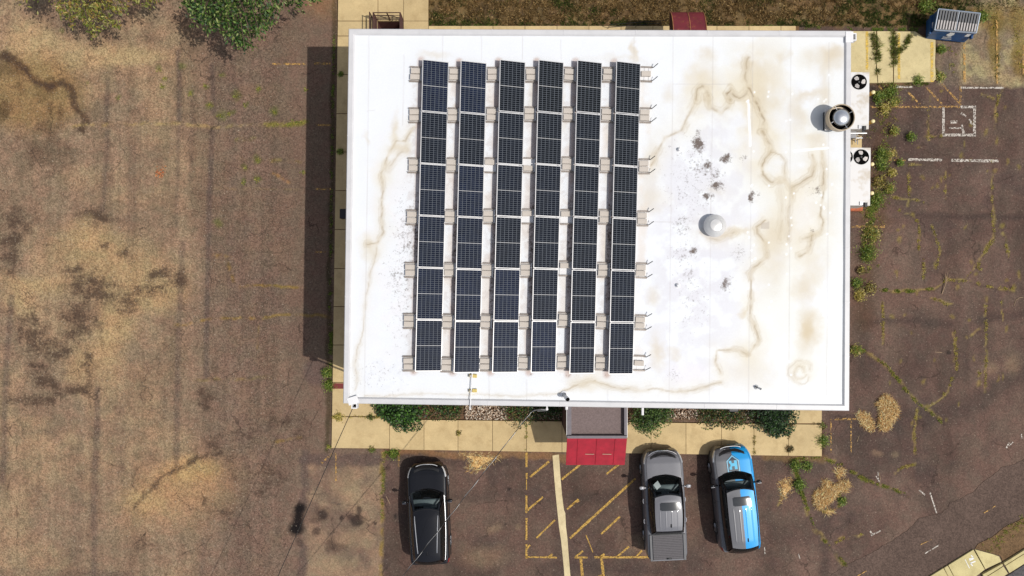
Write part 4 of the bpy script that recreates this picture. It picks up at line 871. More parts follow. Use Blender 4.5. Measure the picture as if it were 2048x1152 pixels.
for g_ in range(7):
    for r in range(7):
        u, v = TR[g_][r]; pos = P(u, v, ZR + .012); rz = -.0245 + random.uniform(-.03, .03)
        if g_ < 6:
            if T1 is None: o = T1 = make_tray(False)
            else: o = copy_tree(T1)
        else:
            if T2 is None: o = T2 = make_tray(True)
            else: o = copy_tree(T2)
        pos.z = ZR + .012; o.location = pos; o.rotation_euler = (0, 0, rz)
        where = ('sixth from the top' if r == 5 else ORD[r] + (' from the top' if 0 < r < 6 else ''))
        kind_ = ONE.get((g_, r)); cnt = 'one tan block' if kind_ else 'two tan blocks'
        tag(o, f"ballast tray with {cnt}, {where}, {GAPN[g_]}", 'tray', 'ballast trays beside the solar panels')
        R_ = Matrix.Rotation(rz, 3, 'Z')
        offs = {'u': [.118], 'd': [-.118], 'm': [0.0]}.get(kind_, [.118, -.118])
        for k, dy in enumerate(offs):
            if B1 is None: b = B1 = make_block()
            else: b = B1.copy(); COL.objects.link(b)
            b.location = pos + R_ @ Vector((-.015 + random.uniform(-.01, .01), dy + random.uniform(-.006, .006), .019)); b.rotation_euler = (0, 0, rz + random.uniform(-.03, .03))
            wh = 'single' if kind_ else ('upper' if k == 0 else 'lower')
            tag(b, f"{wh} ballast block in tray {where}, {GAPN[g_]}", 'concrete block', 'ballast blocks beside the solar panels')

# ------------------------------------------------------------------ roof equipment
fp = P(1663, 243, ZR)
ef = thing('exhaust_fan', 'tall round rooftop exhaust fan with tan shroud and shiny dome', 'exhaust fan', (fp.x + .08, fp.y, ZR)); ef.scale = (1, 1, .86)
m = MB(); m.box((-.06, 0, .16), (.72, .72, .32)); m.build('curb', M['dark_steel'], ef)
m = MB(); m.box((-.06, 0, .335), (.84, .84, .03)); m.build('base_plate', M['galv'], ef)
m = MB(); m.lathe([(.30, .35), (.40, .36), (.52, .50), (.53, .82), (.51, .84), (.49, .82), (.47, .52), (.2, .40)], 40); m.build('shroud', M['tan_metal'], ef, 40)
m = MB(); m.lathe([(.47, .56), (.485, .80)], 40); m.lathe([(.0, .50), (.46, .50)], 40); m.build('inner_liner', M['void'], ef)
m = MB(); m.lathe([(.30, .72), (.335, .74), (.34, .80), (.32, .84), (.28, .90), (.2, .95), (.1, .975), (.001, .98)], 40); m.build('dome', M['mirror_steel'], ef, 35)
m = MB()
for k in range(4):
    t = k * PI / 2 + .5; m.tube([(.31 * math.cos(t), .31 * math.sin(t), .76), (.50 * math.cos(t), .50 * math.sin(t), .80)], .012, 5)
m.build('bracket', M['galv'], ef)
vp = P(1426.5, 452.5, ZR)
rv = thing('roof_ventilator', 'low pale mushroom-shaped vent in the middle of the stained roof', 'vent', (vp.x, vp.y, ZR))
m = MB(); m.lathe([(.32, 0), (.30, .22)], 32); m.build('curb', M['galv'], rv)
pale = simple('pale_spun_metal', (.60, .59, .58), .38, .25, .06, 5)
m = MB(); m.lathe([(.30, .20), (.44, .20), (.455, .23), (.44, .28), (.40, .34), (.33, .40), (.25, .44), (.24, .455), (.225, .445), (.15, .46), (.001, .47)], 40); m.build('cap', pale, rv, 40)
pp = P(1128, 789, ZR)
pv = thing('vent_pipe', 'white roof pipe with a wide black open end near the front edge', 'pipe', (pp.x, pp.y, ZR))
m = MB(); m.lathe([(.16, 0), (.15, .03), (.09, .06)], 20); m.tube([(0, 0, .04), (.05, -.06, .3), (.11, -.12, .52)], .085, 16, False); m.build('pipe', M['white_metal'], pv, 40)
m = MB(); m.tube([(.098, -.108, .47), (.113, -.123, .525)], .075, 16); m.build('opening', M['void'], pv)
pp = P(1512, 774, ZR); pv2 = thing('vent_pipe', 'small grey roof pipe with black opening near the rings of stain', 'pipe', (pp.x, pp.y, ZR))
m = MB(); m.lathe([(.10, 0), (.06, .03)], 16); m.tube([(0, 0, .02), (.03, -.01, .2), (.10, -.04, .28)], .04, 12, False); m.build('pipe', M['galv'], pv2, 40); m = MB(); m.tube([(.09, -.036, .268), (.103, -.041, .284)], .036, 12); m.build('opening', M['void'], pv2)
for u, v, lab in ((1358, 299.5, 'tiny white domed cap on the roof left of the mould specks'), (1355, 571, 'tiny grey domed cap on the lower middle of the roof')):
    p = P(u, v, ZR); m = MB(); m.lathe([(.10, 0), (.10, .02), (.075, .03), (.07, .10), (.05, .135), (.001, .145)], 18); tag(m.build('dome_vent', M['white_metal'], None, 40, (p.x, p.y, ZR)), lab, 'vent')
# conduit from the second panel column over the edge, on two wood blocks
cpts = [P(944.5, 744, ZR + .12), P(942.5, 783, ZR + .12), P(940.5, 806, ZR + .14), P(940, 813, 6.08)]
m = MB(); m.tube(cpts, .02, 8); e_ = cpts[-1]; m.tube([e_, e_ + Vector((0, -.12, -.05)), e_ + Vector((0, -.16, -.5)), e_ + Vector((0, -.16, -4.5))], .028, 8)
tag(m.build('conduit', M['white_metal']), 'thin grey conduit running from the solar panels over the front roof edge', 'conduit')
for v, lab in ((751.5, 'yellow wood block pair under the conduit close to the panels'), (781, 'yellow wood block pair under the conduit close to the roof edge')):
    p = P(945, v, ZR); b = thing('support_block', lab, 'support block', (p.x, p.y, ZR), random.uniform(-.05, .05)); 
    m = MB(); m.box((-.08, 0, .055), (.12, .11, .11)); m.build('block', M['wood'], b); m = MB(); m.box((.09, 0, .045), (.18, .13, .09)); m.build('block', M['wood'], b)
    m = MB(); m.box((-.07, 0, .155), (.08, .07, .012)); m.build('clamp', M['galv'], b)
# small stubs on the front edge
for u0, u1, v0, v1, lab in ((1285, 1285, 817, 830, 'white pipe stub sticking out past the front roof edge right of the porch'), (1133, 1133, 814, 819, 'short white overflow stub at the front roof edge above the porch')):
    a, b = P(u0, v0, 5.75), P(u1, v1, 5.75); a.y += .35; m = MB(); m.tube([a, b], .055 if u0 > 1200 else .06, 10); tag(m.build('overflow_pipe', M['white_metal']), lab, 'pipe')
p = P(683, 428, 4.2); wlx = thing('wall_lamp', 'small dark lamp fixed to the shaded west wall', 'lamp', (p.x + .0, p.y, 4.2))
m = MB(); m.bevbox((.2, 0, 0), (.5, .42, .3), .03); m.build('housing', M['black'], wlx); m = MB(); m.box((.2, 0, -.16), (.4, .34, .02)); m.build('lens', M['lamp_glass'], wlx)
p = P(1466, 822, 5.0); m = MB(); m.bevbox((0, 0.16, 0), (.40, .36, .22), .03, ); tag(m.build('wall_box', M['dark_steel'], None, False, (p.x, p.y, 5.0)), 'dark box on the front wall just under the roof edge', 'box')

# ================================================================== EAST SIDE EQUIPMENT
def ac_unit(u_r, v0, v1, fan_v, fan_u, label, second_fan):
    zt = 1.6; a = P(u_r, v0, zt); b = P(u_r, v1, zt); w = 1.62; d = a.y - b.y
    t = thing('air_conditioning_unit', label, 'air conditioner', (a.x - w / 2, (a.y + b.y) / 2, 0), random.uniform(-.006, .006) - .01, 'white air conditioning units beside the east wall')
    m = MB(); m.box((0, 0, .06), (w + .1, d + .1, .12)); m.build('base', M['concrete'], t)
    m = MB(); m.box((0, 0, .84), (w - .03, d - .03, 1.44))
    for i in range(9): m.box((w / 2 - .01, -d / 2 + .3 + i * .08, .8), (.02, .05, 1.0))
    m.build('casing', M['tan_metal'] if False else simple('ac_casing', (.62, .58, .52), .5, 0, .08, 4), t)
    m = MB(); m.bevbox((0, 0, 1.58), (w, d, .04), .012)
    mt, nt, bs = nmat('ac_top'); nn = noise(nt, 1.6, 4, .6); cc = mixc(nt, ramp(nt, nn, .50, .64, 0, .6), (.66, .65, .64), (.44, .36, .25)); nt.links.new(cc, bs.inputs['Base Color']); bs.inputs['Roughness'].default_value = .5
    m.build('top_panel', mt, t)
    fx, fy = P(fan_u, fan_v, zt).x - t.location.x, P(fan_u, fan_v, zt).y - t.location.y
    for k, x in enumerate([fx, fx - .76]):
        m = MB(); m.lathe([(.001, 1.603), (.335, 1.603)], 32); m.lathe([(.335, 1.601), (.335, 1.635), (.352, 1.635), (.352, 1.601)], 32, (0, 0, 0)); f = m.build('fan', M['void'], t, False, (x, fy, 0))  # flat black disc stands in for the shaded recess below the blades
        m = MB(); ph = .35 if k else random.uniform(0, 2)
        for j in range(3):
            th_ = ph + j * 2 * PI / 3; c, s = math.cos(th_), math.sin(th_)
            pts = [(.09, -.05), (.16, -.11), (.27, -.10), (.30, 0.02), (.27, .10), (.15, .08)]
            top = [(c * px - s * py, s * px + c * py, 1.618 + .10 * py) for px, py in pts]
            m.add(top, [tuple(range(6))])
        m.build('blade', simple('fan_blade', (.40, .37, .35), .5, .2, .25, 14), f)
        m = MB(); m.lathe([(.001, 1.63), (.045, 1.63), (.05, 1.61)], 16); m.build('hub', M['dark_steel'], f)
    m = MB(); m.box((w / 2 - .25, -d / 2 + .03, 1.66), (.12, .2, .14)); m.build('disconnect_box', M['dark_steel'], t)
    m = MB(); m.box((w / 2 - .40, -d / 2 + .10, 1.62), (.2, .16, .05)); m.build('plate', M['galv'], t)
    m = MB(); m.box((-w / 2 + .2, -d / 2 - .12, .9), (.5, .26, .7)); m.build('duct', M['galv'], t)
ac_unit(1738.5, 144, 258, 164, 1717.5, 'white air conditioning unit beside the tall exhaust fan, rust streak on its top', 1)
ac_unit(1741, 295, 411, 314, 1722, 'white air conditioning unit below the pipework, clean top with one stain', 1)
for (u, v), lab in (((1747.5, 184), 'cream-topped yellow bollard nearest the concrete pad with weeds'), ((1747, 242), 'cream-topped yellow bollard by the lower end of the upper air conditioner'), ((1745.5, 328), 'cream-topped yellow bollard just below the fan of the lower air conditioner'), ((1745, 386), 'cream-topped yellow bollard by the lower end of the lower air conditioner')):
    p = P(u, v, 1.05); b = thing('bollard', lab, 'bollard', (p.x, p.y, 0), 0, 'yellow bollards guarding the air conditioners')
    m = MB(); m.lathe([(.085, 0), (.085, 1.0)], 20); m.build('post', M['bollard'], b, 40); m = MB(); m.lathe([(.086, .98), (.092, 1.0), (.085, 1.035), (.05, 1.055), (.001, 1.06)], 20); m.build('cap', M['bollard_cap'], b, 50)
# gas meter and pipework between the units
p = P(1696, 278, 0); gm = thing('pipework', 'grey gas pipes and valve frame between the two air conditioning units', 'pipes', (p.x, p.y, .12))
m = MB()
for y, z in ((.18, .9), (.02, 1.1), (-.12, .7)): m.tube([(-1.2, y, z), (.28, y, z), (.28, y, .02)], .03, 8)
m.tube([(.05, .3, .5), (.05, -.3, .5)], .03, 8); m.tube([(.28, .35, .25), (.28, -.35, .25)], .022, 8); m.build('pipe', M['galv'], gm)
m = MB(); m.box((-.25, -.02, .75), (.3, .3, .35)); m.build('meter', simple('grey_meter', (.25, .25, .26), .5, .2, .1, 8), gm)
m = MB(); m.lathe([(.001, .0), (.07, .0), (.08, .02), (.05, .03), (.001, .03)], 14, (.1, .1, 1.15)); m.build('valve_wheel', M['dark_steel'], gm)
p = P(1713, 417, 0); m = MB(); m.bevbox((0, 0, .16), (.62, .3, .32), .02); tag(m.build('utility_box', simple('rust_box', A(178, 96, 60), .8, 0, .35, 9), None, False, (p.x - .15, p.y, 0)), 'rusty orange box on the ground under the lower air conditioner', 'box')

# ------------------------------------------------------------------ dumpster
rz = -math.atan2(9, 83)
TBL, TBR, TFR, TFL = P(1877, 18, 1.35), P(1960, 27, 1.35), P(1952, 66, 1.08), P(1869, 60, 1.08)
BFL, BFR = P(1851.5, 77, .14), P(1928, 85, .14)
dv = (TBL - TFL) * .95; BBL, BBR = BFL + Vector((dv.x, dv.y, 0)), BFR + Vector((dv.x, dv.y, 0))
ctr = (BFL + BBR) / 2; ctr.z = 0
ds = thing('dumpster', 'blue steel dumpster with ribbed grey lids and white emblem', 'dumpster', ctr, rz)
Ri = Matrix.Rotation(-rz, 3, 'Z')
tb, tr_, tfr, tfl, bfl, bfr, bbl, bbr = [Ri @ (x - ctr) for x in (TBL, TBR, TFR, TFL, BFL, BFR, BBL, BBR)]
blue = simple('dumpster_blue', A(34, 78, 128), .5, 0, .22, 6)
m = MB(); m.add([bfl, bfr, bbr, bbl, tfl, tfr, tr_, tb], [(3, 2, 1, 0), (0, 1, 5, 4), (1, 2, 6, 5), (2, 3, 7, 6), (3, 0, 4, 7), (4, 5, 6, 7)])
m.build('body', blue, ds)
m = MB(); k_ = [tfl, tfr, tr_, tb, tfl]
for i in range(4): m.tube([k_[i], k_[i + 1]], .04, 6)
m.tube([(tfl + tfr) / 2, (tb + tr_) / 2], .03, 6); m.build('rim', simple('rim_steel', A(136, 146, 160), .5, .2, .15, 10), ds)
ymid = (tfl.y + tb.y) / 2 - .03
mt, nt, bs = nmat('lid_plastic'); tc = nd(nt, 'ShaderNodeTexCoord'); sx = nd(nt, 'ShaderNodeSeparateXYZ'); nt.links.new(tc.outputs['Object'], sx.inputs[0])
nn = noise(nt, 9, 4); cc = mixc(nt, ramp(nt, sx.outputs['Y'], ymid - .015, ymid + .015, 0, 1), A(176, 169, 167), A(52, 56, 66)); cc = mixc(nt, 1.0, cc, ramp(nt, nn, .3, .7, .85, 1.15), 'MULTIPLY'); nt.links.new(cc, bs.inputs['Base Color']); bs.inputs['Roughness'].default_value = .55
def onlid(s, t, h=0.0):
    a = tfl.lerp(tfr, s); b = tb.lerp(tr_, s); n_ = (tfr - tfl).cross(tb - tfl).normalized(); return a.lerp(b, t) + n_ * h
for k in range(2):
    s0, s1 = (.02, .495) if k == 0 else (.515, .98)
    m = MB(); c8 = [onlid(s0, .03, .0), onlid(s1, .03, .0), onlid(s1, .97, .0), onlid(s0, .97, .0), onlid(s0, .03, .03), onlid(s1, .03, .03), onlid(s1, .97, .03), onlid(s0, .97, .03)]
    m.add(c8, [(3, 2, 1, 0), (4, 5, 6, 7), (0, 1, 5, 4), (1, 2, 6, 5), (2, 3, 7, 6), (3, 0, 4, 7)]); lid = m.build('lid', M['black'], ds)
    m = MB(); n = 7
    for i in range(n):
        a = s0 + (s1 - s0) * (i + .12) / n; b = s0 + (s1 - s0) * (i + .68) / n
        e8 = [onlid(a, .06, .02), onlid(b, .06, .02), onlid(b, .95, .02), onlid(a, .95, .02), onlid(a + .004, .065, .075), onlid(b - .004, .065, .075), onlid(b - .004, .945, .075), onlid(a + .004, .945, .075)]
        m.add(e8, [(4, 5, 6, 7), (0, 1, 5, 4), (1, 2, 6, 5), (2, 3, 7, 6), (3, 0, 4, 7)])
    m.build('rib', mt, lid)
def onface(s, t, h=.006):
    a = tfl.lerp(tfr, s); b = bfl.lerp(bfr, s); n_ = (bfr - bfl).cross(tfl - bfl).normalized(); return a.lerp(b, t) + n_ * h
decal = simple('white_decal', (.72, .72, .72), .6, 0, .05, 10)
m = MB()
def rect(s0, s1, t0, t1): m.add([onface(s0, t1), onface(s1, t1), onface(s1, t0), onface(s0, t0)], [(0, 1, 2, 3)])
m.add([onface(.47 + .085 * r_ * math.cos(a_), .33 + .24 * r_ * math.sin(a_)) for a_, r_ in zip(np.linspace(0, 2 * PI, 15)[:-1], (1, .8, 1.1, .9, 1, .7, 1.1, 1, .8, 1.05, .9, .75, 1.1, .9))], [tuple(range(14))])
for t0, s0, s1 in ((.60, .36, .56), (.76, .37, .60)):
    s = s0
    while s < s1: rect(s, s + .012, t0, t0 + .1); s += .019
rect(.83, .93, .14, .40); m.build('emblem', decal, ds)
m = MB(); L = lambda s, t: tfl.lerp(tb, s).lerp(bfl.lerp(bbl, s), t) + Vector((-.008, 0, .004)); m.add([L(.25, .3), L(.55, .3), L(.55, .42), L(.25, .42)], [(3, 2, 1, 0)]); m.build('label', decal, ds)
m = MB()
for sx in (tfl.x - .02, tfr.x + .02): m.box((sx, 0, .72), (.08, .9, .16))
m.build('lifting_pocket', blue, ds)

# ================================================================== CARS
PT = [(0, 0), (.80, 0), (.95, .06), (.995, .22), (1.0, .45), (.995, .62), (.985, .76), (.965, .87), (.925, .945), (.87, .975), (.78, .985), (.62, .992), (.42, 1.0), (.2, 1.005), (0, 1.006)]
class Car:
    def __init__(s, name, label, cat, px, z0, rz, L, W, prof, paint, cab, cfg):
        s.L, s.W, s.prof, s.cab, s.cfg = L, W, prof, cab, cfg
        p = P(px[0], px[1], z0); s.root = thing(name, label, cat, (p.x, p.y, .03 if False else .0), rz)
        s.paint = paint
    def w(s, y):
        e = (s.L / 2 - abs(y)); r = .75 if y > 0 else .38; n = 2.3 if y > 0 else 2.6; k = .30 if y > 0 else .14
        t = max(0, 1 - e / r)
        return s.W / 2 * (1 - k * t ** n - .06 * t ** 9) * (1 - .012 * (y / (s.L / 2)) ** 2)
    def zt(s, y): return float(np.interp(y, [a for a, _ in s.prof], [b for _, b in s.prof]))
    def surf(s, y, k, side=1, off=0.0):
        i = min(int(k), len(PT) - 2); f = k - i
        fx = PT[i][0] * (1 - f) + PT[i + 1][0] * f; fz = PT[i][1] * (1 - f) + PT[i + 1][1] * f
        zb = .22 + .10 * max(0, (abs(y) - s.L / 2 + .5)) ; zt = s.zt(y)
        z = zb + (zt - zb) * fz
        # nose and tail tuck in towards the bumper
        yy = y
        e = s.L / 2 - abs(y)
        if e < .12: yy = math.copysign(s.L / 2 - e - .04 * (1 - e / .12) * abs(fz - .5) * 2, y)
        x = s.w(y) * fx
        cr = s.cfg.get('crease', .012)
        if y > s.cab['yb_f'] - .1 and .2 < fx < .9: z += cr * math.exp(-((x - .55) / .10) ** 2)
        return Vector((side * (x + off), yy, z + off * .5 * fz))
    def part(s, name, mb, mat, parent=None, smooth=50): return mb.build(name, mat, parent or s.root, smooth)
    def body(s):
        ys = list(np.linspace(-s.L / 2, s.L / 2, 90)); ys = sorted(set(ys + [-s.L / 2 + .03, s.L / 2 - .03, s.L / 2 - .06, -s.L / 2 + .06])); n = len(PT); vs = []; fs = []
        for y in ys:
            vs += [s.surf(y, k) for k in range(n)] + [s.surf(y, k, -1) for k in range(n - 2, 0, -1)]
        m = 2 * n - 2
        for j in range(len(ys) - 1):
            for i in range(m): fs.append((j * m + i, (j + 1) * m + i, (j + 1) * m + (i + 1) % m, j * m + (i + 1) % m))
        fs.append(tuple(range(m))); fs.append(tuple((len(ys) - 1) * m + i for i in range(m - 1, -1, -1)))
        mb = MB(); mb.add(vs, fs); s.bodyo = s.part('body', mb, s.paint)
        s.bvh = BVHTree.FromPolygons([Vector(v) for v in mb.v], mb.f)
        # bumpers and sills in dark trim, wheels
        mb = MB(); ys = [y for y in np.linspace(-s.L / 2, s.L / 2, 60)]
        for side in (-1, 1): mb.tube([s.surf(y, 2.2, side, .004) for y in ys[3:-3]], .05, 6)
        s.part('sill', mb, M['black'])
        wb = s.cfg['wb']; r = s.cfg.get('wr', .37)
        for yy in (wb[0], wb[1]):
            for side in (-1, 1):
                x = side * (s.W / 2 - .105)
                mb = MB(); prof = [(r * .62, -.11), (r * .9, -.12), (r, -.09), (r, .09), (r * .9, .12), (r * .62, .11)]
                n_ = 24; vs = []; fs = []
                for rr, xx in prof:
                    for k in range(n_): t = 2 * PI * k / n_; vs.append((x + xx * side, yy + rr * math.cos(t), r + rr * math.sin(t)))
                for i in range(5):
                    for k in range(n_): fs.append((i * n_ + k, i * n_ + (k + 1) % n_, (i + 1) * n_ + (k + 1) % n_, (i + 1) * n_ + k))
                mb.add(vs, fs); wh = s.part('wheel', mb, M['rubber'])
                mb = MB()
                c = Vector((x + .10 * side, yy, r)); mb.add([c] + [c + Vector((0, r * .63 * math.cos(2 * PI * k / 24), r * .63 * math.sin(2 * PI * k / 24))) for k in range(24)], [(0, 1 + k, 1 + (k + 1) % 24) for k in range(24)])
                for k in range(5):
                    t = 2 * PI * k / 5; mb.tube([c + Vector((.012 * side, 0, 0)), c + Vector((.012 * side, r * .6 * math.cos(t), r * .6 * math.sin(t)))], .03, 5)
                s.part('rim', mb, M['rim'], wh)
    def strip(s, name, y0, y1, k0, k1, mat, side, off=.006, n=14, m=4, parent=None):
        mb = MB(); mb.grid(lambda a, b: s.surf(y0 + (y1 - y0) * a, k0 + (k1 - k0) * b, side, off), n, m, flip=side < 0); return s.part(name, mb, mat, parent)
    def cabin(s, shell, roofmat):
        c = s.cab; zb = c['zb']; zr = c['zr']
        def curve(which, t, lvl):                       # t 0..1 ; lvl 0 belt 1 roof
            if which == 'f': xw = c['xb_f'] if lvl == 0 else c['xr_f']; y = c['yb_f'] if lvl == 0 else c['yr_f']; bow = c['bow'] if lvl == 0 else c['bow'] * .55
            if which == 'r': xw = c['xb_r'] if lvl == 0 else c['xr_r']; y = c['yb_r'] if lvl == 0 else c['yr_r']; bow = -c['bowr'] if lvl == 0 else -c['bowr'] * .7
            x = -xw + 2 * xw * t
            z = (zb[0] if which == 'f' else zb[1]) if lvl == 0 else (zr[0] if which == 'f' else zr[1])
            return Vector((x, y + bow * (1 - (x / xw) ** 2) - abs(bow) * .0, z))
        def side(sd, t, lvl):
            a = curve('f', 1 if sd > 0 else 0, lvl); b = curve('r', 1 if sd > 0 else 0, lvl); p = a.lerp(b, t)
            p.x += sd * (.05 if lvl == 0 else .035) * 4 * t * (1 - t)
            if lvl == 1: p.z += .05 * 4 * t * (1 - t) * .7
            return p
        def patch(which, u, v, off=0.0):
            if which in 'fr': a, b = curve(which, u, 0), curve(which, u, 1)
            else: a, b = side(1 if which == 'R' else -1, u, 0), side(1 if which == 'R' else -1, u, 1)
            p = a.lerp(b, v); bl = 4 * v * (1 - v) * .045
            nrm = {'f': Vector((0, .6, .8)), 'r': Vector((0, -.8, .6)), 'R': Vector((.85, 0, .5)), 'L': Vector((-.85, 0, .5))}[which]
            return p + nrm * (bl + off)
        mb = MB()
        mb.grid(lambda a, b: patch('f', a, b), 20, 8, True); mb.grid(lambda a, b: patch('r', a, b), 20, 8); mb.grid(lambda a, b: patch('R', a, b), 24, 8); mb.grid(lambda a, b: patch('L', a, b), 24, 8, True)
        # shell faces are cut away where the windscreen goes
        def shellgrid():
            m = MB(); nx_, ny_ = 30, 14
            for which, fl, cut in (('f', True, (.05, .95, .05, .93)), ('r', False, None), ('R', False, None), ('L', True, None)):
                m2 = MB(); m2.grid(lambda a, b: patch(which, a, b), nx_, ny_, fl)
                keep = []
                for j in range(ny_):
                    for i in range(nx_):
                        cu, cv = (i + .5) / nx_, (j + .5) / ny_
                        if cut and cut[0] < cu < cut[1] and cut[2] < cv < cut[3]: continue
                        keep.append(m2.f[j * nx_ + i])
                m2.f = keep; m.add(m2.v, m2.f)
            return m
        s.part('pillar', shellgrid(), shell)
        def pane(name, which, u0, u1, v0, v1, mat, off=.008):
            m = MB(); m.grid(lambda a, b: patch(which, u0 + (u1 - u0) * a, v0 + (v1 - v0) * b, off), 18, 8, which in 'fL'); return s.part(name, m, mat, smooth=True)
        ws = pane('windscreen', 'f', .035, .965, .03, .96, M['windscreen'])
        if not s.cfg.get('pickup'): pane('rear_window', 'r', .10, .90, .22, .90, M['tinted'])
        else: pane('rear_window', 'r', .08, .92, .1, .9, M['tinted'])
        for which in 'RL':
            for u0, u1 in s.cfg['side_win']: pane('side_window', which, u0, u1, .10, .90, M['tinted'])
        # roof panel
        rib = s.cfg.get('ribs')
        def rf(a, b):
            f_, r_ = curve('f', a, 1), curve('r', a, 1); p = f_.lerp(r_, b); x0 = f_.x + (r_.x - f_.x) * b; tt = 2 * a - 1
            p.x = x0 + (.035 * 4 * b * (1 - b)) * tt
            p.z += (.05 * 4 * b * (1 - b) * .7) + .055 * (1 - tt * tt) * min(1, 6 * b + .15) * min(1, 6 * (1 - b) + .3)
            if rib and rib[1] > p.y > rib[0]:
                for xi in rib[2]: p.z += .007 * math.exp(-((p.x - xi) / .02) ** 2)
            return p
        mb = MB(); mb.grid(rf, 90, 40); ro = s.part('roof', mb, roofmat, smooth=True)
        s.rbvh = BVHTree.FromPolygons([Vector(v) for v in mb.v], mb.f); s.roof = ro
        mb = MB()
        for y_, sg in ((0, 1),):
            mb.tube([rf(i / 20, .004) + Vector((0, .01, .004)) for i in range(21)], .014, 5)
        s.part('roof_seal', mb, M['black'])
        # cabin floor, dashboard, seats
        mb = MB(); ring_ = [curve('f', i / 10, 0) for i in range(11)] + [curve('r', 1 - i / 10, 0) for i in range(11)]
        cz = max(zb) - .0
        mb.add([(p.x * .97, p.y * .985, s.zt(min(p.y, c['yb_f'] - .05)) + .02) for p in ring_], [tuple(range(22))[::-1]]); s.part('cabin_floor', mb, M['void'])
        mb = MB(); yd = c['yb_f']; mb.bevbox((0, yd - .42, zb[0] + .05), (c['xb_f'] * 1.7, .34, .12), .04); mb.box((.0, yd - .66, zb[0] + .04), (.35, .2, .1)); s.part('dashboard', mb, M['dash'])
        mb = MB(); ce = Vector((-.36, yd - .72, zb[0] + .10)); mb.tube([ce + Vector((.17 * math.cos(t), .07 * math.sin(t), .15 * math.sin(t))) for t in np.linspace(0, 2 * PI, 17)], .016, 5); s.part('steering_wheel', mb, M['dark_steel'])
        for sx in (-.38, .38):
            mb = MB(); mb.bevbox((sx, yd - 1.25, zb[0] + .08), (.46, .16, .42), .05); mb.bevbox((sx, yd - 1.27, zb[0] + .36), (.24, .1, .16), .03); s.part('seat', mb, M['cloth_seat'])
        s.curve, s.patch, s.rf = curve, patch, rf
    def drop(s, x, y, off=.006):
        best = None
        for b in (s.bvh, getattr(s, 'rbvh', None)):
            if b is None: continue
            h = b.ray_cast(Vector((x, y, 5)), Vector((0, 0, -1)))[0]
            if h and (best is None or h.z > best.z): best = h
        return Vector((x, y, (best.z if best else 1) + off))
    def mirrors(s, mat):
        c = s.cab
        for sd in (-1, 1):
            mb = MB(); x = s.w(c['yb_f'] - .35) ; y = c['yb_f'] - .38; z = c['zb'][0] + .06
            mb.tube([(sd * (x - .12), y, z - .04), (sd * (x + .05), y, z - .02)], .035, 6)
            mb.lathe([(.001, -.09), (.06, -.085), (.085, -.04), (.085, .04), (.055, .085), (.001, .09)], 14)
            n0 = len(mb.v) - 6 * 14
            for i in range(n0, len(mb.v)):
                px, py, pz = mb.v[i]; mb.v[i] = (sd * (x + .12) + px * 1.5, y + py * .85 + .03 - .10 * abs(px), z + pz * .8)
            o = s.part('mirror', mb, mat, smooth=True)
            mb = MB(); mb.box((sd * (x + .12), y - .045, z), (.18, .012, .10)); s.part('mirror_glass', mb, M['chrome'], o)
    def lamps(s):
        h = s.cfg['head']; t = s.cfg['tail']
        for sd in (-1, 1):
            s.strip('headlight', s.L / 2 - h[0], s.L / 2 - h[1], h[2], h[3], M['lamp_glass'], sd, .008)
            s.strip('tail_light', -s.L / 2 + t[0], -s.L / 2 + t[1], t[2], t[3], M['red_lamp'], sd, .008)
            for yh in s.cfg['handles']:
                mb = MB(); p = s.surf(yh, 5.2, sd, .012); mb.tube([p + Vector((0, -.11, 0)), p + Vector((sd * .025, -.06, 0)), p + Vector((sd * .025, .06, 0)), p + Vector((0, .11, 0))], .018, 6); s.part('door_handle', mb, s.cfg.get('handle_mat', M['chrome']))
        mb = MB(); mb.grid(lambda a, b: s.drop(-.60 + 1.2 * a, s.L / 2 - .24 - .16 * (2 * a - 1) ** 2 + b * (.15 - .03 * (2 * a - 1) ** 2), .007), 16, 4); s.part('nose_trim', mb, M['black'])
        mb = MB(); mb.grid(lambda a, b: (-.62 + 1.24 * a, s.L / 2 + .004 - .05 * (2 * a - 1) ** 2 - .02, .42 + .34 * b), 12, 3, True); s.part('grille', mb, M['black'])
    def seams(s):
        # shut lines: bonnet edge, doors, wipers
        c = s.cab; yb = c['yb_f']; yf = s.L / 2 - .30
        mb = MB()
        for sd in (-1, 1): mb.tube([s.surf(yb + .02 + (yf - yb) * t, 9.3, sd, .001) for t in np.linspace(0, 1, 12)], .007, 4)
        mb.tube([s.drop(x, yf + .02 - .10 * (x / .7) ** 2, .001) for x in np.linspace(-.66, .66, 15)], .007, 4)
        s.part('bonnet_seam', mb, M['void'])
        mb = MB()
        for sd in (-1, 1):
            for y in (yb - .12, yb - 1.15, yb - 2.15):
                if s.cfg.get('pickup') and y < c['yr_r'] - .2: continue
                mb.tube([s.surf(y, k, sd, .002) for k in np.linspace(2.5, 9, 10)], .006, 4)
        s.part('door_seam', mb, M['void'])
        for x0 in (-.55, .05):
            mb = MB(); mb.tube([s.patch('f', (x0 + .8 + .55 * t) / 1.6, .03 + .07 * t, .02) for t in np.linspace(0, 1, 6)], .012, 4); s.part('wiper', mb, M['black'])
    def antenna(s, x, y):
        p = s.drop(x, y, 0); mb = MB(); mb.add([p + Vector(q_) for q_ in ((-.03, .09, 0), (.03, .09, 0), (.03, -.08, 0), (-.03, -.08, 0), (0, -.07, .075))], [(0, 1, 4), (1, 2, 4), (2, 3, 4), (3, 0, 4)]); s.part('antenna_fin', mb, M['black'])
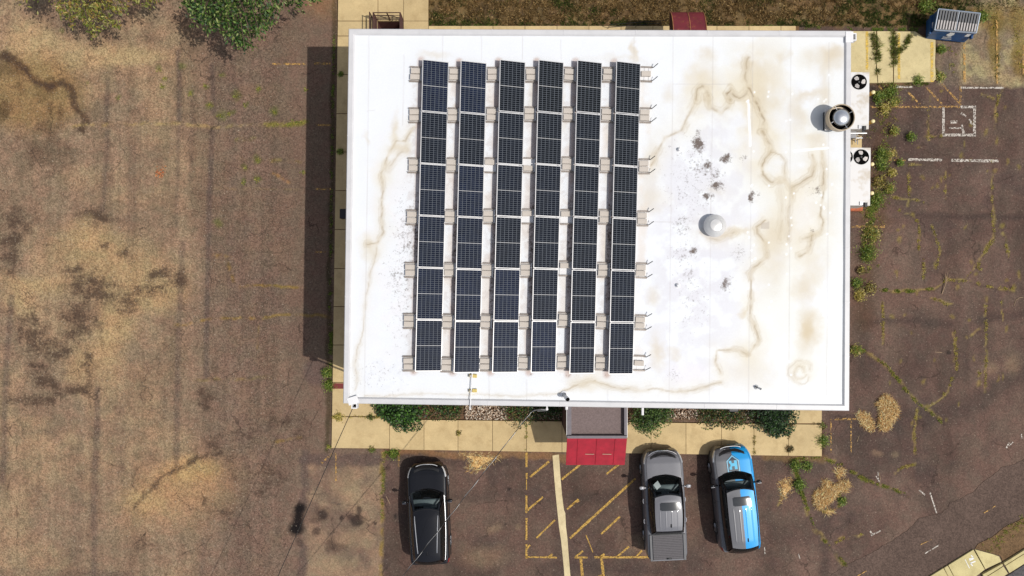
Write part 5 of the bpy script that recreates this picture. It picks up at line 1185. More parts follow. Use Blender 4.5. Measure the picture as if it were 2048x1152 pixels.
    def sunroof(s, x0, x1, y0, y1):
        mb = MB(); r = .05
        def q_(a, b):
            x, y = x0 + (x1 - x0) * a, y0 + (y1 - y0) * b; return s.drop(x, y, .007)
        mb.grid(q_, 16, 12)
        cut = []
        for j in range(12):
            for i in range(16):
                if (i in (0, 15)) and (j in (0, 11)): continue
                cut.append(mb.f[j * 16 + i])
        mb.f = cut; s.part('sunroof', mb, simple('sunroof_glass', (.035, .038, .042), .12, 0, .1, 4), s.roof, smooth=True)

black_paint = paint_mat('black_paint', (.006, .006, .008), .2, .22)
grey_paint = paint_mat('grey_paint', (.145, .145, .16), .08, .46)
wrap_paint = paint_mat('grey_and_blue_wrap', (.125, .125, .135), .12, .40, split=(.006, .29, .66), edge=-.02)
# --- black suv
cab = dict(yb_f=1.06, yr_f=.36, yb_r=-2.20, yr_r=-1.88, xb_f=.80, xr_f=.60, xb_r=.74, xr_r=.57, zb=(1.07, 1.12), zr=(1.64, 1.66), bow=.22, bowr=.12)
bc = Car('parked_car', 'black suv with silver roof rails parked alone under the overhead cables', 'car', (856.5, 1029), .9, .040, 4.80, 1.93, [(-2.4, .98), (-2.3, 1.08), (-1, 1.12), (.9, 1.10), (1.2, 1.06), (1.9, .98), (2.2, .90), (2.33, .80), (2.4, .66)], black_paint, cab,
         dict(wb=(-1.45, 1.45), side_win=((.10, .38), (.41, .68), (.71, .93)), head=(.62, .16, 6.6, 8.3), tail=(.02, .32, 5.5, 8), handles=(-.25, -1.2), handle_mat=black_paint))
bc.body(); bc.cabin(black_paint, black_paint); bc.mirrors(black_paint); bc.lamps(); bc.seams(); bc.antenna(0, -1.55)
for sd in (-1, 1):
    mb = MB(); pts = [bc.drop(sd * (.545 - .01 * i), .18 - i * .172, .05) for i in range(11)]; pts = [Vector((p.x, p.y, p.z - (.05 if i in (0, 10) else 0))) for i, p in enumerate(pts)]; mb.tube(pts, .02, 6); bc.part('roof_rail', mb, M['satin'])
    mb = MB(); mb.tube([bc.patch('R' if sd > 0 else 'L', t, .05, .014) for t in np.linspace(.02, .97, 24)], .008, 5); bc.part('window_trim', mb, M['satin'])
mb = MB(); mb.tube([Vector((x, bc.L / 2 - .03 - .50 * abs(x / .86) ** 3.2, .84 - .03 * abs(x))) for x in np.linspace(-.80, .80, 25)], .02, 6); bc.part('chrome_strip', mb, M['satin'])
mb = MB(); mb.box((0, bc.L / 2 - .015, .74), (.34, .03, .06)); bc.part('badge_plate', mb, M['chrome'])
mb = MB(); mb.grid(lambda a, b: bc.patch('f', .30 + .5 * a, .03 + .25 * b, -.05), 6, 3, True); bc.part('cowl_shade', mb, M['void'])  # black sheet below the glass, painted shade of cowl and dash
mb = MB(); mb.box((.32, cab['yb_f'] - .60, 1.24), (.30, .12, .02)); bc.part('paper', mb, M['dash'])
# --- grey pickup
cab = dict(yb_f=1.28, yr_f=.58, yb_r=-1.28, yr_r=-.98, xb_f=.80, xr_f=.60, xb_r=.78, xr_r=.60, zb=(1.10, 1.15), zr=(1.70, 1.70), bow=.20, bowr=.02)
tk = Car('parked_car', 'grey pickup truck with covered bed and white paper behind the windscreen', 'pickup truck', (1329.5, 1009), .9, .045, 5.16, 1.96, [(-2.58, 1.10), (-2.5, 1.16), (-1.3, 1.18), (.9, 1.13), (1.35, 1.10), (2.0, 1.02), (2.3, .94), (2.48, .82), (2.58, .66)], grey_paint, cab,
         dict(pickup=1, wb=(-1.6, 1.58), side_win=((.08, .44), (.48, .90)), head=(.60, .12, 6.8, 8.3), tail=(.01, .22, 4.5, 7), handles=(.18, -.78), ribs=(-.92, -.05, (-.42, -.15, .13, .40))))
tk.body(); tk.cabin(black_paint, grey_paint); tk.mirrors(simple('mirror_grey', (.45, .45, .47), .3, .3, .05, 5)); tk.lamps(); tk.seams(); tk.antenna(.08, -.72); tk.sunroof(-.40, .42, -.02, .36)
mb = MB(); mb.bevbox((0, -1.93, 1.19), (1.42, 1.16, .05), .012)
for i in range(14): mb.tube([(-.69, -2.46 + i * .08, 1.217), (.69, -2.46 + i * .08, 1.217)], .008, 4)
ton = tk.part('bed_cover', mb, simple('tonneau', (.085, .077, .082), .65, 0, .1, 9), smooth=False)
mb = MB(); mb.bevbox((0.03, -2.46, 1.225), (.24, .07, .03), .01); tk.part('latch', mb, M['black'], ton)
for sd in (-1, 1):
    mb = MB(); mb.bevbox((sd * .79, -1.94, 1.185), (.11, 1.24, .06), .012); tk.part('bed_rail', mb, simple('bed_rail_grey', (.10, .10, .105), .5, 0, .1, 8), smooth=False)
mb = MB(); mb.box((0, -2.535, 1.175), (1.45, .05, .03)); tk.part('tailgate_edge', mb, grey_paint, smooth=False)
mb = MB(); mb.box((0, -1.33, 1.19), (1.46, .05, .05)); tk.part('bed_header', mb, M['dark_steel'], smooth=False)
mb = MB(); a = tk.patch('f', .10, .22, .016); ex = Vector((.14, .20, .0)); mb.grid(lambda u, v: tk.patch('f', .09 + .17 * u + .06 * v, .38 + .30 * v - .12 * u, -.008), 5, 5, True); tk.part('paper', mb, M['paper'])
mb = MB(); mb.tube([Vector((x, tk.L / 2 - .02 - .46 * abs(x / .88) ** 3, .90 - .03 * abs(x))) for x in np.linspace(-.84, .84, 25)], .016, 6); tk.part('chrome_strip', mb, M['chrome'])
mb = MB()
for x in (-.22, -.06, .08, .22): mb.tube([(x - .05, tk.L / 2 - .02, .84), (x + .05, tk.L / 2 - .005, .86)], .035, 6)
tk.part('grille_badge', mb, M['chrome'])
# --- grey and blue wrapped suv
cab = dict(yb_f=1.16, yr_f=.58, yb_r=-2.36, yr_r=-1.98, xb_f=.80, xr_f=.62, xb_r=.76, xr_r=.60, zb=(1.08, 1.14), zr=(1.68, 1.70), bow=.22, bowr=.14)
bl_ = Car('parked_car', 'suv wrapped half grey and half bright blue with a house emblem on its bonnet', 'car', (1472, 998), .9, .100, 5.0, 1.96, [(-2.5, .98), (-2.42, 1.08), (-1, 1.14), (.9, 1.11), (1.25, 1.08), (1.9, 1.0), (2.2, .92), (2.38, .80), (2.5, .62)], wrap_paint, cab,
          dict(wb=(-1.45, 1.45), side_win=((.08, .36), (.39, .66), (.69, .93)), head=(.64, .14, 6.6, 8.4), tail=(.02, .30, 5, 8), handles=(-.2, -1.15), ribs=(-1.75, -.22, (-.42, -.15, .15, .42)), handle_mat=black_paint))
bl_.body(); bl_.cabin(black_paint, wrap_paint); bl_.mirrors(black_paint); bl_.lamps(); bl_.seams(); bl_.antenna(.13, -1.66); bl_.sunroof(-.40, .42, -.06, .36)
mb = MB(); mb.grid(lambda a, b: bl_.patch('r', .04 + .92 * a, .02 + .2 * b, .012), 16, 3); bl_.part('tailgate_trim', mb, M['black'])
mb = MB(); mb.tube([Vector((x, bl_.L / 2 - .0 - .42 * abs(x / .84) ** 3.0, .80)) for x in np.linspace(-.5, .5, 15)], .018, 6); bl_.part('chrome_strip', mb, M['chrome'])
mb = MB()
for sx in (.30,): mb.box((sx, 1.16 - .55, 1.24), (.28, .14, .02))
bl_.part('paper', mb, M['dash'])
# emblem: house outline with a notched H, laid on the bonnet
def inpoly(x, y, poly):
    c = False; n = len(poly)
    for i in range(n):
        x1, y1 = poly[i]; x2, y2 = poly[(i + 1) % n]
        if (y1 > y) != (y2 > y) and x < (x2 - x1) * (y - y1) / (y2 - y1) + x1: c = not c
    return c
def house(k): return [(-.31 * k, -.40 * k), (.31 * k, -.40 * k), (.31 * k, .18 * k), (0, .44 * k), (-.31 * k, .18 * k)]
Hs = [[(-.16, -.19), (-.06, -.19), (-.06, -.07), (.05, -.07), (.05, -.19), (.16, -.19), (.16, .14), (.05, .14), (.05, .04), (-.05, .04), (-.06, .14), (-.16, .14), (-.16, .06), (-.11, .01), (-.11, -.06), (-.16, -.11)]]
ox, oy = -.01, 1.70; st = .010; layers = {'o': MB(), 'f': MB(), 'h': MB(), 'i': MB()}
Hs = [[(a * 1.2, b * 1.25) for a, b in h] for h in Hs]; N = int(1.0 / st)
for i in range(N):
    for j in range(N):
        x, y = -.5 + i * st, -.5 + j * st; cx2, cy2 = x + st / 2, y + st / 2
        if not inpoly(cx2, cy2, house(1.0)): continue
        key = 'h' if any(inpoly(cx2, cy2, h) for h in Hs) else ('o' if not inpoly(cx2, cy2, house(.80)) and inpoly(cx2, cy2, house(.93)) else ('i' if not inpoly(cx2, cy2, house(.93)) else 'f'))
        R2 = Matrix.Rotation(.0, 3, 'Z'); c4 = [bl_.drop(ox + a, oy + b, .006) for a, b in ((x, y), (x + st, y), (x + st, y + st), (x, y + st))]
        layers[key].add(c4, [(0, 1, 2, 3)])
navy = simple('emblem_slate', (.035, .05, .07), .35, 0, .05, 8, coat=.6)
e_ = bl_.part('emblem', layers['f'], navy); bl_.part('emblem_outline', layers['o'], simple('emblem_sky', (.22, .52, .70), .35, 0, .05, 8, coat=.6), e_); bl_.part('emblem_letter', layers['h'], simple('emblem_cyan', (.04, .42, .66), .35, 0, .05, 8, coat=.6), e_); bl_.part('emblem_border', layers['i'], navy, e_)

# ================================================================== VEGETATION
def leaf_arrays(cent, dirs, length, width, cols, fold=.25):
    """diamond leaves, 4 verts each"""
    n = len(cent); d = dirs / (np.linalg.norm(dirs, axis=1, keepdims=True) + 1e-9)
    up = RNG.normal(size=(n, 3)) * .55 + np.array([0, 0, 1.0]); s = np.cross(d, up); s /= np.linalg.norm(s, axis=1, keepdims=True) + 1e-9
    nn_ = np.cross(s, d); L = np.asarray(length).reshape(-1, 1); Wd = np.asarray(width).reshape(-1, 1)
    v = np.stack([cent - d * L * .5, cent + s * Wd * .5 + nn_ * Wd * fold, cent + d * L * .5, cent - s * Wd * .5 + nn_ * Wd * fold], 1).reshape(-1, 3)
    f = np.arange(4 * n).reshape(n, 4); c = np.repeat(cols, 4, axis=0); return v, f, c
def blade_arrays(base, tip, width, cols, flat=False):
    n = len(base); d = tip - base; s = np.cross(d, RNG.normal(size=(n, 3))); s /= np.linalg.norm(s, axis=1, keepdims=True) + 1e-9
    w = np.asarray(width).reshape(-1, 1)
    if flat: s[:, 2] *= .25
    v = np.stack([base - s * w / 2, base + s * w / 2, tip], 1).reshape(-1, 3); return v, np.arange(3 * n).reshape(n, 3), np.repeat(cols, 3, axis=0)
def pick(pal, n, var=.25):
    pal = np.array(pal); c = pal[RNG.integers(0, len(pal), n)]; return np.clip(c * (1 + var * RNG.normal(size=(n, 1))), .003, .85)
G_DARK, G_MID, G_LITE, G_YEL = A(40, 66, 30), A(72, 104, 42), A(122, 150, 72), A(150, 144, 62)
STRAW = [A(238, 204, 146), A(222, 184, 122), A(246, 222, 172), A(200, 156, 98)]
GRN = [A(112, 140, 56), A(140, 162, 68), A(88, 118, 46), A(168, 174, 84)]
YGR = [A(192, 178, 86), A(208, 190, 104), A(166, 162, 70), A(222, 200, 130)]

def tree(name, label, trunk, pal, clusters, off, zc, n_per, leaf):
    t0 = P(*trunk); r = thing(name, label, 'tree', (t0.x, t0.y, 0), 0, 'trees over the rear lot')
    m = MB(); m.tube([(0, 0, -.1), (.03, .05, 1.0), (0, 0, 2.4), (.08, -.02, 4.2), (.1, -.1, 5.4)], [.24, .19, .17, .12, .05], 10); tr = m.build('trunk', M['bark'], r, True)
    cs = []; 
    for i, (u, v, rp_) in enumerate(clusters + off):
        z = zc + random.uniform(-.45, .9) + (0 if i < len(clusters) else random.uniform(0, 2.2)); p = P(u, v, z) - t0; cs.append((np.array(p), rp_ / 47.0))
        b = Vector((.05, -.02, 2.3 + random.uniform(0, 1.6))); e = Vector(p); mid = b.lerp(e, .55) + Vector((0, 0, .35))
        m = MB(); m.tube([b, mid, e], [.06, .035, .012], 6); m.build('limb', M['bark'], tr)
    V_, F_, C_ = [], [], []; nb = 0
    for p, rad in cs:
        n = int(n_per * (rad / .6) ** 2); k = RNG.normal(size=(n, 3)) * np.array([.5, .5, .42]) * rad; c = p + k
        # small sprays: leaves share twig directions
        twig = RNG.normal(size=(max(3, n // 9), 3)) * np.array([1, 1, .25]) + (p / (np.linalg.norm(p) + 1e-6)) * np.array([.7, .7, 0]) + np.array([0, 0, -.35])
        d = twig[RNG.integers(0, len(twig), n)] + RNG.normal(size=(n, 3)) * .45
        col = pick(pal, n, .22); v, f, cc_ = leaf_arrays(c, d, leaf[0] * RNG.uniform(.7, 1.3, n), leaf[1] * RNG.uniform(.7, 1.3, n), col)
        V_.append(v); F_.append(f + nb); C_.append(cc_); nb += len(v)
    link('crown', fast_mesh('crown', np.concatenate(V_), np.concatenate(F_), np.concatenate(C_)), M['foliage'], r)
offA = [(random.uniform(20, 330), random.uniform(-190, -22), random.uniform(22, 34)) for _ in range(34)]
offB = [(random.uniform(370, 640), random.uniform(-200, -15), random.uniform(22, 34)) for _ in range(40)]
tree('broadleaf_tree', 'yellow-green tree overhanging the sandy rear lot, leaves tinged brown at the tips', (205, -120), [A(150, 150, 70), A(126, 132, 56), A(104, 116, 48), A(168, 140, 74), A(180, 176, 104)],
     [(118, 4, 15), (126, 22, 14), (150, 14, 20), (140, 36, 11), (168, 30, 17), (190, 22, 20), (180, 52, 11), (186, 66, 9), (205, 38, 15), (222, 44, 12), (236, 50, 9), (200, 60, 7), (176, 46, 10), (143, 52, 7), (215, 14, 18), (236, 20, 12), (252, 16, 8), (165, 0, 22), (200, 0, 22), (268, 2, 12), (292, 10, 7), (300, -4, 14), (235, -4, 14)], offA, 3.9, 190, (.17, .065))
tree('broadleaf_tree', 'dense green tree overhanging the lot beside the building shadow', (500, -130), [G_DARK, G_MID, A(84, 118, 48), G_LITE, A(52, 84, 40), A(150, 160, 96)],
     [(378, 6, 17), (392, 24, 17), (410, 36, 18), (400, 12, 22), (430, 22, 26), (428, 50, 13), (446, 44, 22), (460, 66, 14), (470, 40, 26), (480, 74, 16), (496, 56, 22), (488, 88, 11), (490, 100, 6), (474, 88, 9), (505, 90, 8), (516, 40, 22), (520, 66, 13), (530, 54, 10), (536, 24, 20), (450, 6, 26), (495, 10, 28), (552, 10, 16), (545, 50, 5), (575, 2, 16), (600, 6, 11), (604, 24, 6), (622, 2, 10), (413, 62, 7), (383, 50, 5), (640, -8, 12)], offB, 4.3, 230, (.17, .07))

def shrub(label, u0, v0, u1, v1, h, pal, n, leaf, name='shrub', seed=0, group='shrubs in the front planting bed', lobes=9):
    c = P((u0 + u1) / 2, (v0 + v1) / 2, 0); r = thing(name, label, 'shrub', (c.x, c.y, 0), 0, group)
    n = int(n * 2.0); leaf *= 1.15; rs = np.random.default_rng(seed + 5); hw, hd = (u1 - u0) / 2 / S0, (v1 - v0) / 2 / S0
    m = MB(); V_, F_, C_ = [], [], []; nb = 0
    for k in range(lobes):
        a = rs.uniform(0, 2 * PI); q_ = math.sqrt(rs.uniform(0.05, 1)); px, py = math.cos(a) * q_ * hw * .75, math.sin(a) * q_ * hd * .75; pz = h * rs.uniform(.4, .9)
        m.tube([(px * .15, py * .15, 0), (px * .6, py * .6, pz * .6), (px, py, pz)], [.025, .016, .006], 5)
        nn_ = n // lobes; rad = rs.uniform(.36, .6) * min(hw, hd) + .10
        gs = RNG.normal(size=(nn_, 3)); gs *= np.minimum(1, 1.45 / (np.linalg.norm(gs, axis=1, keepdims=True) + 1e-6)); cen = np.array([px, py, pz]) + gs * np.array([rad * 1.15, rad, h * .22]); cen[:, 2] = np.clip(cen[:, 2], .05, None)
        d = RNG.normal(size=(nn_, 3)) * np.array([1, 1, .4]) + (cen - np.array([px, py, pz])) * 2
        v, f, cc_ = leaf_arrays(cen, d, leaf * RNG.uniform(.6, 1.3, nn_), leaf * .55 * RNG.uniform(.7, 1.2, nn_), pick(pal, nn_, .3)); V_.append(v); F_.append(f + nb); C_.append(cc_); nb += len(v)
    m.build('stem', M['bark'], r); link('foliage', fast_mesh('foliage', np.concatenate(V_), np.concatenate(F_), np.concatenate(C_)), M['foliage'], r)
DK = [A(34, 56, 27), A(48, 76, 34), A(64, 96, 42), A(84, 122, 52)]; DRY = [A(118, 104, 60), A(94, 84, 50), A(66, 74, 40), A(146, 118, 76)]
shrub('big-leaved green shrub at the left end of the front bed, branches over the pavement', 756, 795, 843, 838, .75, DK + [A(86, 130, 46)], 900, .13, seed=1); shrub('trailing green sprig of leaves hanging over the pavement left of the gravel', 790, 836, 838, 856, .4, DK, 170, .11, seed=2, lobes=5)
shrub('low dark shrub between the big-leaved shrub and the bare gravel', 846, 795, 932, 834, .55, DK + DRY, 900, .09, seed=3); shrub('dark low shrub right of the bare gravel under the cable bracket', 1012, 795, 1068, 836, .6, DK + DRY, 700, .09, seed=4)
shrub('shaded dark ground shrub against the left side of the porch', 1070, 795, 1126, 834, .35, DK, 500, .08, seed=5)
shrub('bushy green shrub just right of the porch', 1258, 798, 1332, 848, .9, [A(44, 66, 28), A(64, 92, 38), A(86, 116, 50), A(108, 134, 66)], 1300, .085, seed=6); shrub('arching tip of the green shrub reaching over the pavement by the pickup', 1276, 840, 1312, 868, .45, [A(64, 92, 38), A(86, 116, 50), A(108, 134, 66)], 260, .08, seed=7, lobes=5)
shrub('low brownish green shrub left of the dark wall box', 1392, 800, 1440, 842, .45, DRY + DK, 520, .09, seed=8); shrub('sparse green shrub under the dark wall box', 1440, 800, 1490, 846, .5, DK + DRY, 560, .09, seed=9)
shrub('dense dark green shrub at the right end of the front bed', 1512, 798, 1590, 852, 1.0, [A(26, 46, 24), A(38, 64, 32), A(54, 84, 42), A(74, 106, 54)], 1500, .10, seed=10); shrub('drooping dark green branch below the rightmost shrub', 1530, 848, 1575, 868, .5, [A(30, 52, 26), A(46, 74, 36), A(70, 100, 50)], 260, .10, seed=11, lobes=5)
# gravel mulch in the bed and fallen bark
n = 2600; us = np.concatenate([RNG.uniform(930, 1014, n // 2), RNG.uniform(1330, 1395, n // 4), RNG.uniform(1060, 1126, n // 8), RNG.uniform(1440, 1512, n // 8)]); vs_ = RNG.uniform(790, 838.5, len(us)); z0 = .05 + RNG.uniform(0, .05, len(us))
cen = np.stack([(us - CX) / S0, (CY - vs_) / S0, z0], -1); sz = RNG.uniform(.025, .055, len(us)).reshape(-1, 1)
octa = np.array([(1, 0, 0), (0, 1, 0), (-1, 0, 0), (0, -1, 0), (0, 0, .7), (0, 0, -.7)]); fo = np.array([(0, 1, 4), (1, 2, 4), (2, 3, 4), (3, 0, 4), (1, 0, 5), (2, 1, 5), (3, 2, 5), (0, 3, 5)])
an = RNG.uniform(0, PI, len(us)); ca, sa = np.cos(an), np.sin(an); ov = octa[None] * sz[:, None] * np.stack([RNG.uniform(.7, 1.3, len(us)), RNG.uniform(.6, 1.1, len(us)), np.ones(len(us))], -1)[:, None]
ov = np.stack([ov[..., 0] * ca[:, None] - ov[..., 1] * sa[:, None], ov[..., 0] * sa[:, None] + ov[..., 1] * ca[:, None], ov[..., 2]], -1) + cen[:, None]
gc = pick([A(206, 184, 160), A(170, 144, 122), A(226, 214, 196), A(140, 112, 92)], len(us), .12)
tag(link('gravel', fast_mesh('gravel', ov.reshape(-1, 3), (fo[None] + 6 * np.arange(len(us))[:, None, None]).reshape(-1, 3), np.repeat(gc, 6, 0)), attr_mat('bed_gravel', .9)), kind='stuff', label='pale gravel between the front shrubs', cat='gravel')

# dry grass bank behind the building
n = 80000; us = RNG.uniform(858, 2048, n * 2); vs_ = RNG.uniform(-75, 56, n * 2)
dens = fbm(us, vs_, 9, 3, 201); lim = 53 + 5 * (fbm(us, vs_, 25, 2, 203) - .5)
keep = (vs_ < lim - 30 * sstep(us, 1905, 1990)) & (RNG.uniform(size=len(us)) < sstep(dens, .30, .62) * (1 - .8 * sstep(us, 1880, 1985))); us, vs_, dens = us[keep], vs_[keep], dens[keep]; n = len(us)
gr = fbm(us, vs_, 38, 3, 207) + .26 * sstep(vs_, 34, 50) * sstep(fbm(us, vs_, 60, 2, 209), .25, .5) + .10 * sstep(us, 1820, 1900)
isg = gr + .22 * (fbm(us, vs_, 11, 2, 211) - .5) + .07 * RNG.normal(size=n) > .60
col = np.where(isg[:, None], pick([A(62, 78, 34), A(86, 100, 42), A(44, 58, 26), A(108, 114, 54)], n, .3), pick([A(166, 136, 88), A(122, 100, 62), A(204, 174, 122), A(80, 64, 40), A(142, 112, 68)], n, .34))
base = np.stack([(us - CX) / S0, (CY - vs_) / S0, np.zeros(n)], -1); an = RNG.uniform(0, 2 * PI, n); le = RNG.uniform(.05, .15, n); hh = RNG.uniform(.03, .12, n)
tip = base + np.stack([np.cos(an) * le, np.sin(an) * le, hh], -1); v, f, c = blade_arrays(base, tip, RNG.uniform(.018, .04, n), col)
tag(link('dry_grass', fast_mesh('dry_grass', v, f, c), M['grass']), kind='stuff', label='dry brown grass bank with green patches behind the building', cat='grass')

# weeds rooted in the cracks (ground cover) and single clumps
V_, F_, C_ = [], [], []; nb = 0
def tuft(cx_, cy_, rad, h, n, pal, z=0.0):
    a = RNG.uniform(0, 2 * PI, n); q_ = np.sqrt(RNG.uniform(0, 1, n)) * rad * .5
    base = np.stack([cx_ + np.cos(a) * q_, cy_ + np.sin(a) * q_, np.full(n, z)], -1); a2 = a + RNG.normal(size=n) * .8; le = RNG.uniform(.4, 1.1, n) * rad
    tip = base + np.stack([np.cos(a2) * le, np.sin(a2) * le, RNG.uniform(.3, 1, n) * h], -1); return blade_arrays(base, tip, RNG.uniform(.015, .03, n), pick(pal, n, .25))
def sow(pts, dens, w, pal, zbase=0.0, size=.10):
    global nb
    for (a, b), (c, d) in zip(pts[:-1], pts[1:]):
        n = max(1, int(math.hypot(c - a, d - b) * dens * .62))
        for _ in range(n):
            t = random.random(); u, v_ = a + (c - a) * t + random.gauss(0, w * .35), b + (d - b) * t + random.gauss(0, w * .35)
            if vnoise(np.array([u / 11.]), np.array([v_ / 11.]), 5)[0] < .42: continue
            p = P(u, v_, zbase); vv, ff, cc_ = tuft(p.x, p.y, random.uniform(.4, 1.1) * size, .06, random.randint(7, 14), pal, zbase); V_.append(vv); F_.append(ff + nb); C_.append(cc_); nb += len(vv)
for pts, k, w in CRACKS: sow(pts, k, w, YGR if k < 1.2 else YGR + GRN)
sow([(1762, 579), (1826, 583)], 1.6, 4, GRN); sow([(1586, 917), (1600, 973), (1607, 1000)], 2.4, 7, GRN); sow([(1680, 930), (1735, 962)], 2, 6, GRN + YGR); sow([(1785, 745), (1815, 785)], 1.2, 4, GRN + YGR); sow([(1678, 985), (1680, 1012)], 2, 5, GRN); sow([(1703, 694), (1726, 701)], 3, 8, YGR + GRN)
sow([(1780, 175), (1766, 240), (1762, 330), (1756, 400), (1745, 440), (1736, 520), (1720, 570)], 1.5, 26, GRN + YGR + DRY, 0, .16); sow([(1750, 390), (1735, 470), (1733, 520)], 1.6, 16, GRN, 0, .2); sow([(1708, 420), (1735, 425)], 2, 20, DRY + YGR, 0, .14)
sow([(545, 251), (612, 244)], 1.2, 6, GRN + YGR); sow([(663, 640), (662, 720), (660, 790)], 1.6, 5, GRN, 0, .12); sow([(650, 892), (662, 894)], 2, 5, GRN + YGR); sow([(668, 60), (664, 300), (660, 620)], .5, 3, GRN)
sow([(768, 905), (766, 960), (764, 1040)], .8, 4, YGR + GRN); sow([(770, 905), (800, 908)], 2, 4, GRN); sow([(665, 833), (765, 834)], .9, 4, YGR, ZP); sow([(1577, 848), (1642, 848)], .8, 3, DRY, ZP); sow([(1508, 850), (1508, 908)], .8, 3, DRY + YGR, ZP); sow([(1577, 850), (1577, 900)], .8, 3, DRY, ZP); sow([(1053, 840), (1053, 905)], .5, 3, YGR + GRN, ZP)
sow([(1590, 918), (1640, 914)], 1.2, 5, GRN + YGR); sow([(1872, 70), (1872, 165)], 1.0, 6, GRN + YGR); sow([(1725, 166), (1870, 168)], 1.4, 6, GRN + DRY); sow([(1990, 30), (1996, 165)], 1.0, 8, YGR + DRY); sow([(2030, 60), (2046, 150)], 1.0, 9, YGR); sow([(1900, 90), (1905, 140)], .7, 14, GRN + YGR); sow([(1980, 1092), (2048, 1040)], 1.5, 16, YGR + GRN, .04)
sow([(860, 50), (1000, 51)], 1.2, 4, GRN); sow([(1450, 52), (1640, 53)], .8, 4, GRN); sow([(1700, 58), (1850, 60)], 2.0, 5, GRN)
for u, v_ in ((322, 140), (327, 155), (323, 172), (412, 172), (447, 148), (380, 187), (470, 193), (488, 210), (518, 178), (550, 225), (420, 208), (440, 230), (458, 226), (516, 320), (488, 335), (488, 365), (513, 358), (233, 198), (368, 136), (608, 345), (610, 178), (608, 250)):
    sow([(u - 3, v_), (u + 3, v_ + 2)], 2.2, 5, GRN + YGR)
tag(link('crack_weeds', fast_mesh('crack_weeds', np.concatenate(V_), np.concatenate(F_), np.concatenate(C_)), M['grass']), kind='stuff', label='thin weeds growing along the asphalt cracks', cat='weeds')
def clump(u, v_, r_px, h, pal, label, z=0.0, n=150, group='weed clumps along the lot edges'):
    p = P(u, v_, z); rad = r_px / S0 * 1.35; n = int(n * 1.6); VV, FF, CC = [], [], []; k0 = 0
    for k in range(5):
        a = random.uniform(0, 2 * PI); q_ = random.uniform(0, .55) * rad; vv, ff, cc_ = tuft(q_ * math.cos(a), q_ * math.sin(a), rad * random.uniform(.5, .8), h, n // 5, pal); VV.append(vv); FF.append(ff + k0); CC.append(cc_); k0 += len(vv)
    m_ = n; cen = RNG.normal(size=(m_, 3)) * np.array([rad * .46, rad * .46, h * .2]) + np.array([0, 0, h * .45]); cen[:, 2] = abs(cen[:, 2]); vv, ff, cc_ = leaf_arrays(cen, RNG.normal(size=(m_, 3)) * np.array([1, 1, .35]), .10 * RNG.uniform(.6, 1.3, m_), .03 * RNG.uniform(.7, 1.3, m_), pick(pal, m_, .3))
    o = thing('weed_clump', label, 'weed', (p.x, p.y, z), 0, group); link('blades', fast_mesh('blades', np.concatenate(VV), np.concatenate(FF), np.concatenate(CC)), M['grass'], o); link('leaves', fast_mesh('leaves', vv, ff, cc_), M['foliage'], o)
for u, v_, r_, h, pal, lab in ((1778, 183, 12, .45, GRN, 'largest green weed below the concrete pad, right of the first bollard'), (1757, 196, 10, .4, GRN, 'green weed directly below the first bollard'), (1786, 205, 9, .3, YGR + GRN, 'yellowish weed below the largest weed near the first bollard'), (1766, 217, 8, .3, YGR, 'yellow weed on the orange line beside the upper air conditioner'), (1786, 262, 7, .3, YGR + GRN, 'narrow yellow weed standing alone right of the second bollard'), (1820, 275, 7, .3, GRN, 'small round green weed alone on the asphalt below the white square'),
                               (1761, 310, 13, .45, GRN, 'tall green weed clump right of the third bollard'), (1760, 330, 10, .4, GRN, 'green weed clump just under the tall one by the third bollard'), (1779, 308, 7, .3, YGR, 'yellow weed tuft beside the tall clump by the third bollard'), (1782, 346, 6, .25, YGR, 'tiny yellow weed below the end of the white line'), (1798, 326, 5, .25, GRN, 'tiny green weed under the white parking line'), (1757, 364, 11, .35, YGR + DRY, 'brownish weed clump right of the fourth bollard'), (1776, 378, 9, .35, YGR + GRN, 'yellow-green weed clump in the asphalt right of the brownish one'),
                               (1750, 400, 14, .45, GRN, 'dark green weed clump at the lower corner of the lower air conditioner'), (1741, 468, 14, .45, GRN + YGR, 'green weed clump on the orange line below the air conditioners'), (1734, 505, 16, .4, GRN, 'broad green weed midway along the bare east wall'), (1721, 541, 6, .25, YGR + DRY, 'small yellow weed at the east wall under the broad one'), (1711, 567, 9, .35, GRN, 'green weed against the east wall at the crack'), (1718, 590, 9, .3, YGR, 'yellow weed against the east wall just below the crack'), (1738, 577, 9, .3, YGR + DRY, 'dry yellow weed where the green crack starts'), (1710, 700, 9, .3, YGR + GRN, 'yellow-green weed where the long diagonal crack meets the wall'),
                               (1643, 880, 11, .4, GRN, 'green weed at the right corner of the front pavement'), (1642, 851, 6, .2, DRY + GRN, 'small brown-green weed at the upper right pavement corner'), (1588, 930, 9, .35, GRN, 'green weed at the pavement edge where the long crack begins'), (1612, 930, 8, .3, GRN, 'green weed at the pavement edge right of the crack start'), (1598, 968, 9, .35, GRN, 'green weed midway down the long crack beside the straw'), (1682, 1000, 6, .3, GRN, 'green weed right of the straw heap'), (659, 770, 9, .4, GRN, 'green weed beside the red band of the west pavement'), (655, 745, 8, .35, GRN, 'green weed at the lower end of the building shadow'), (788, 906, 9, .3, GRN, 'green weed at the front pavement edge left of the black suv'),
                               (1832, 163, 8, .35, GRN, 'green weed on the lower edge of the concrete pad'), (1880, 100, 7, .3, GRN, 'green weed beside the concrete pad under the dumpster'), (1878, 155, 7, .3, GRN + YGR, 'green weed at the lower right corner of the concrete pad'), (1850, 14, 12, .4, GRN, 'dark green weed left of the dumpster on the grass bank'), (1964, 36, 8, .3, GRN, 'green weed just right of the dumpster'), (745, 897, 5, .2, GRN + DRY, 'tiny weed at the lower edge of the front pavement near its left end')):
    clump(u, v_, r_, h, pal, lab)
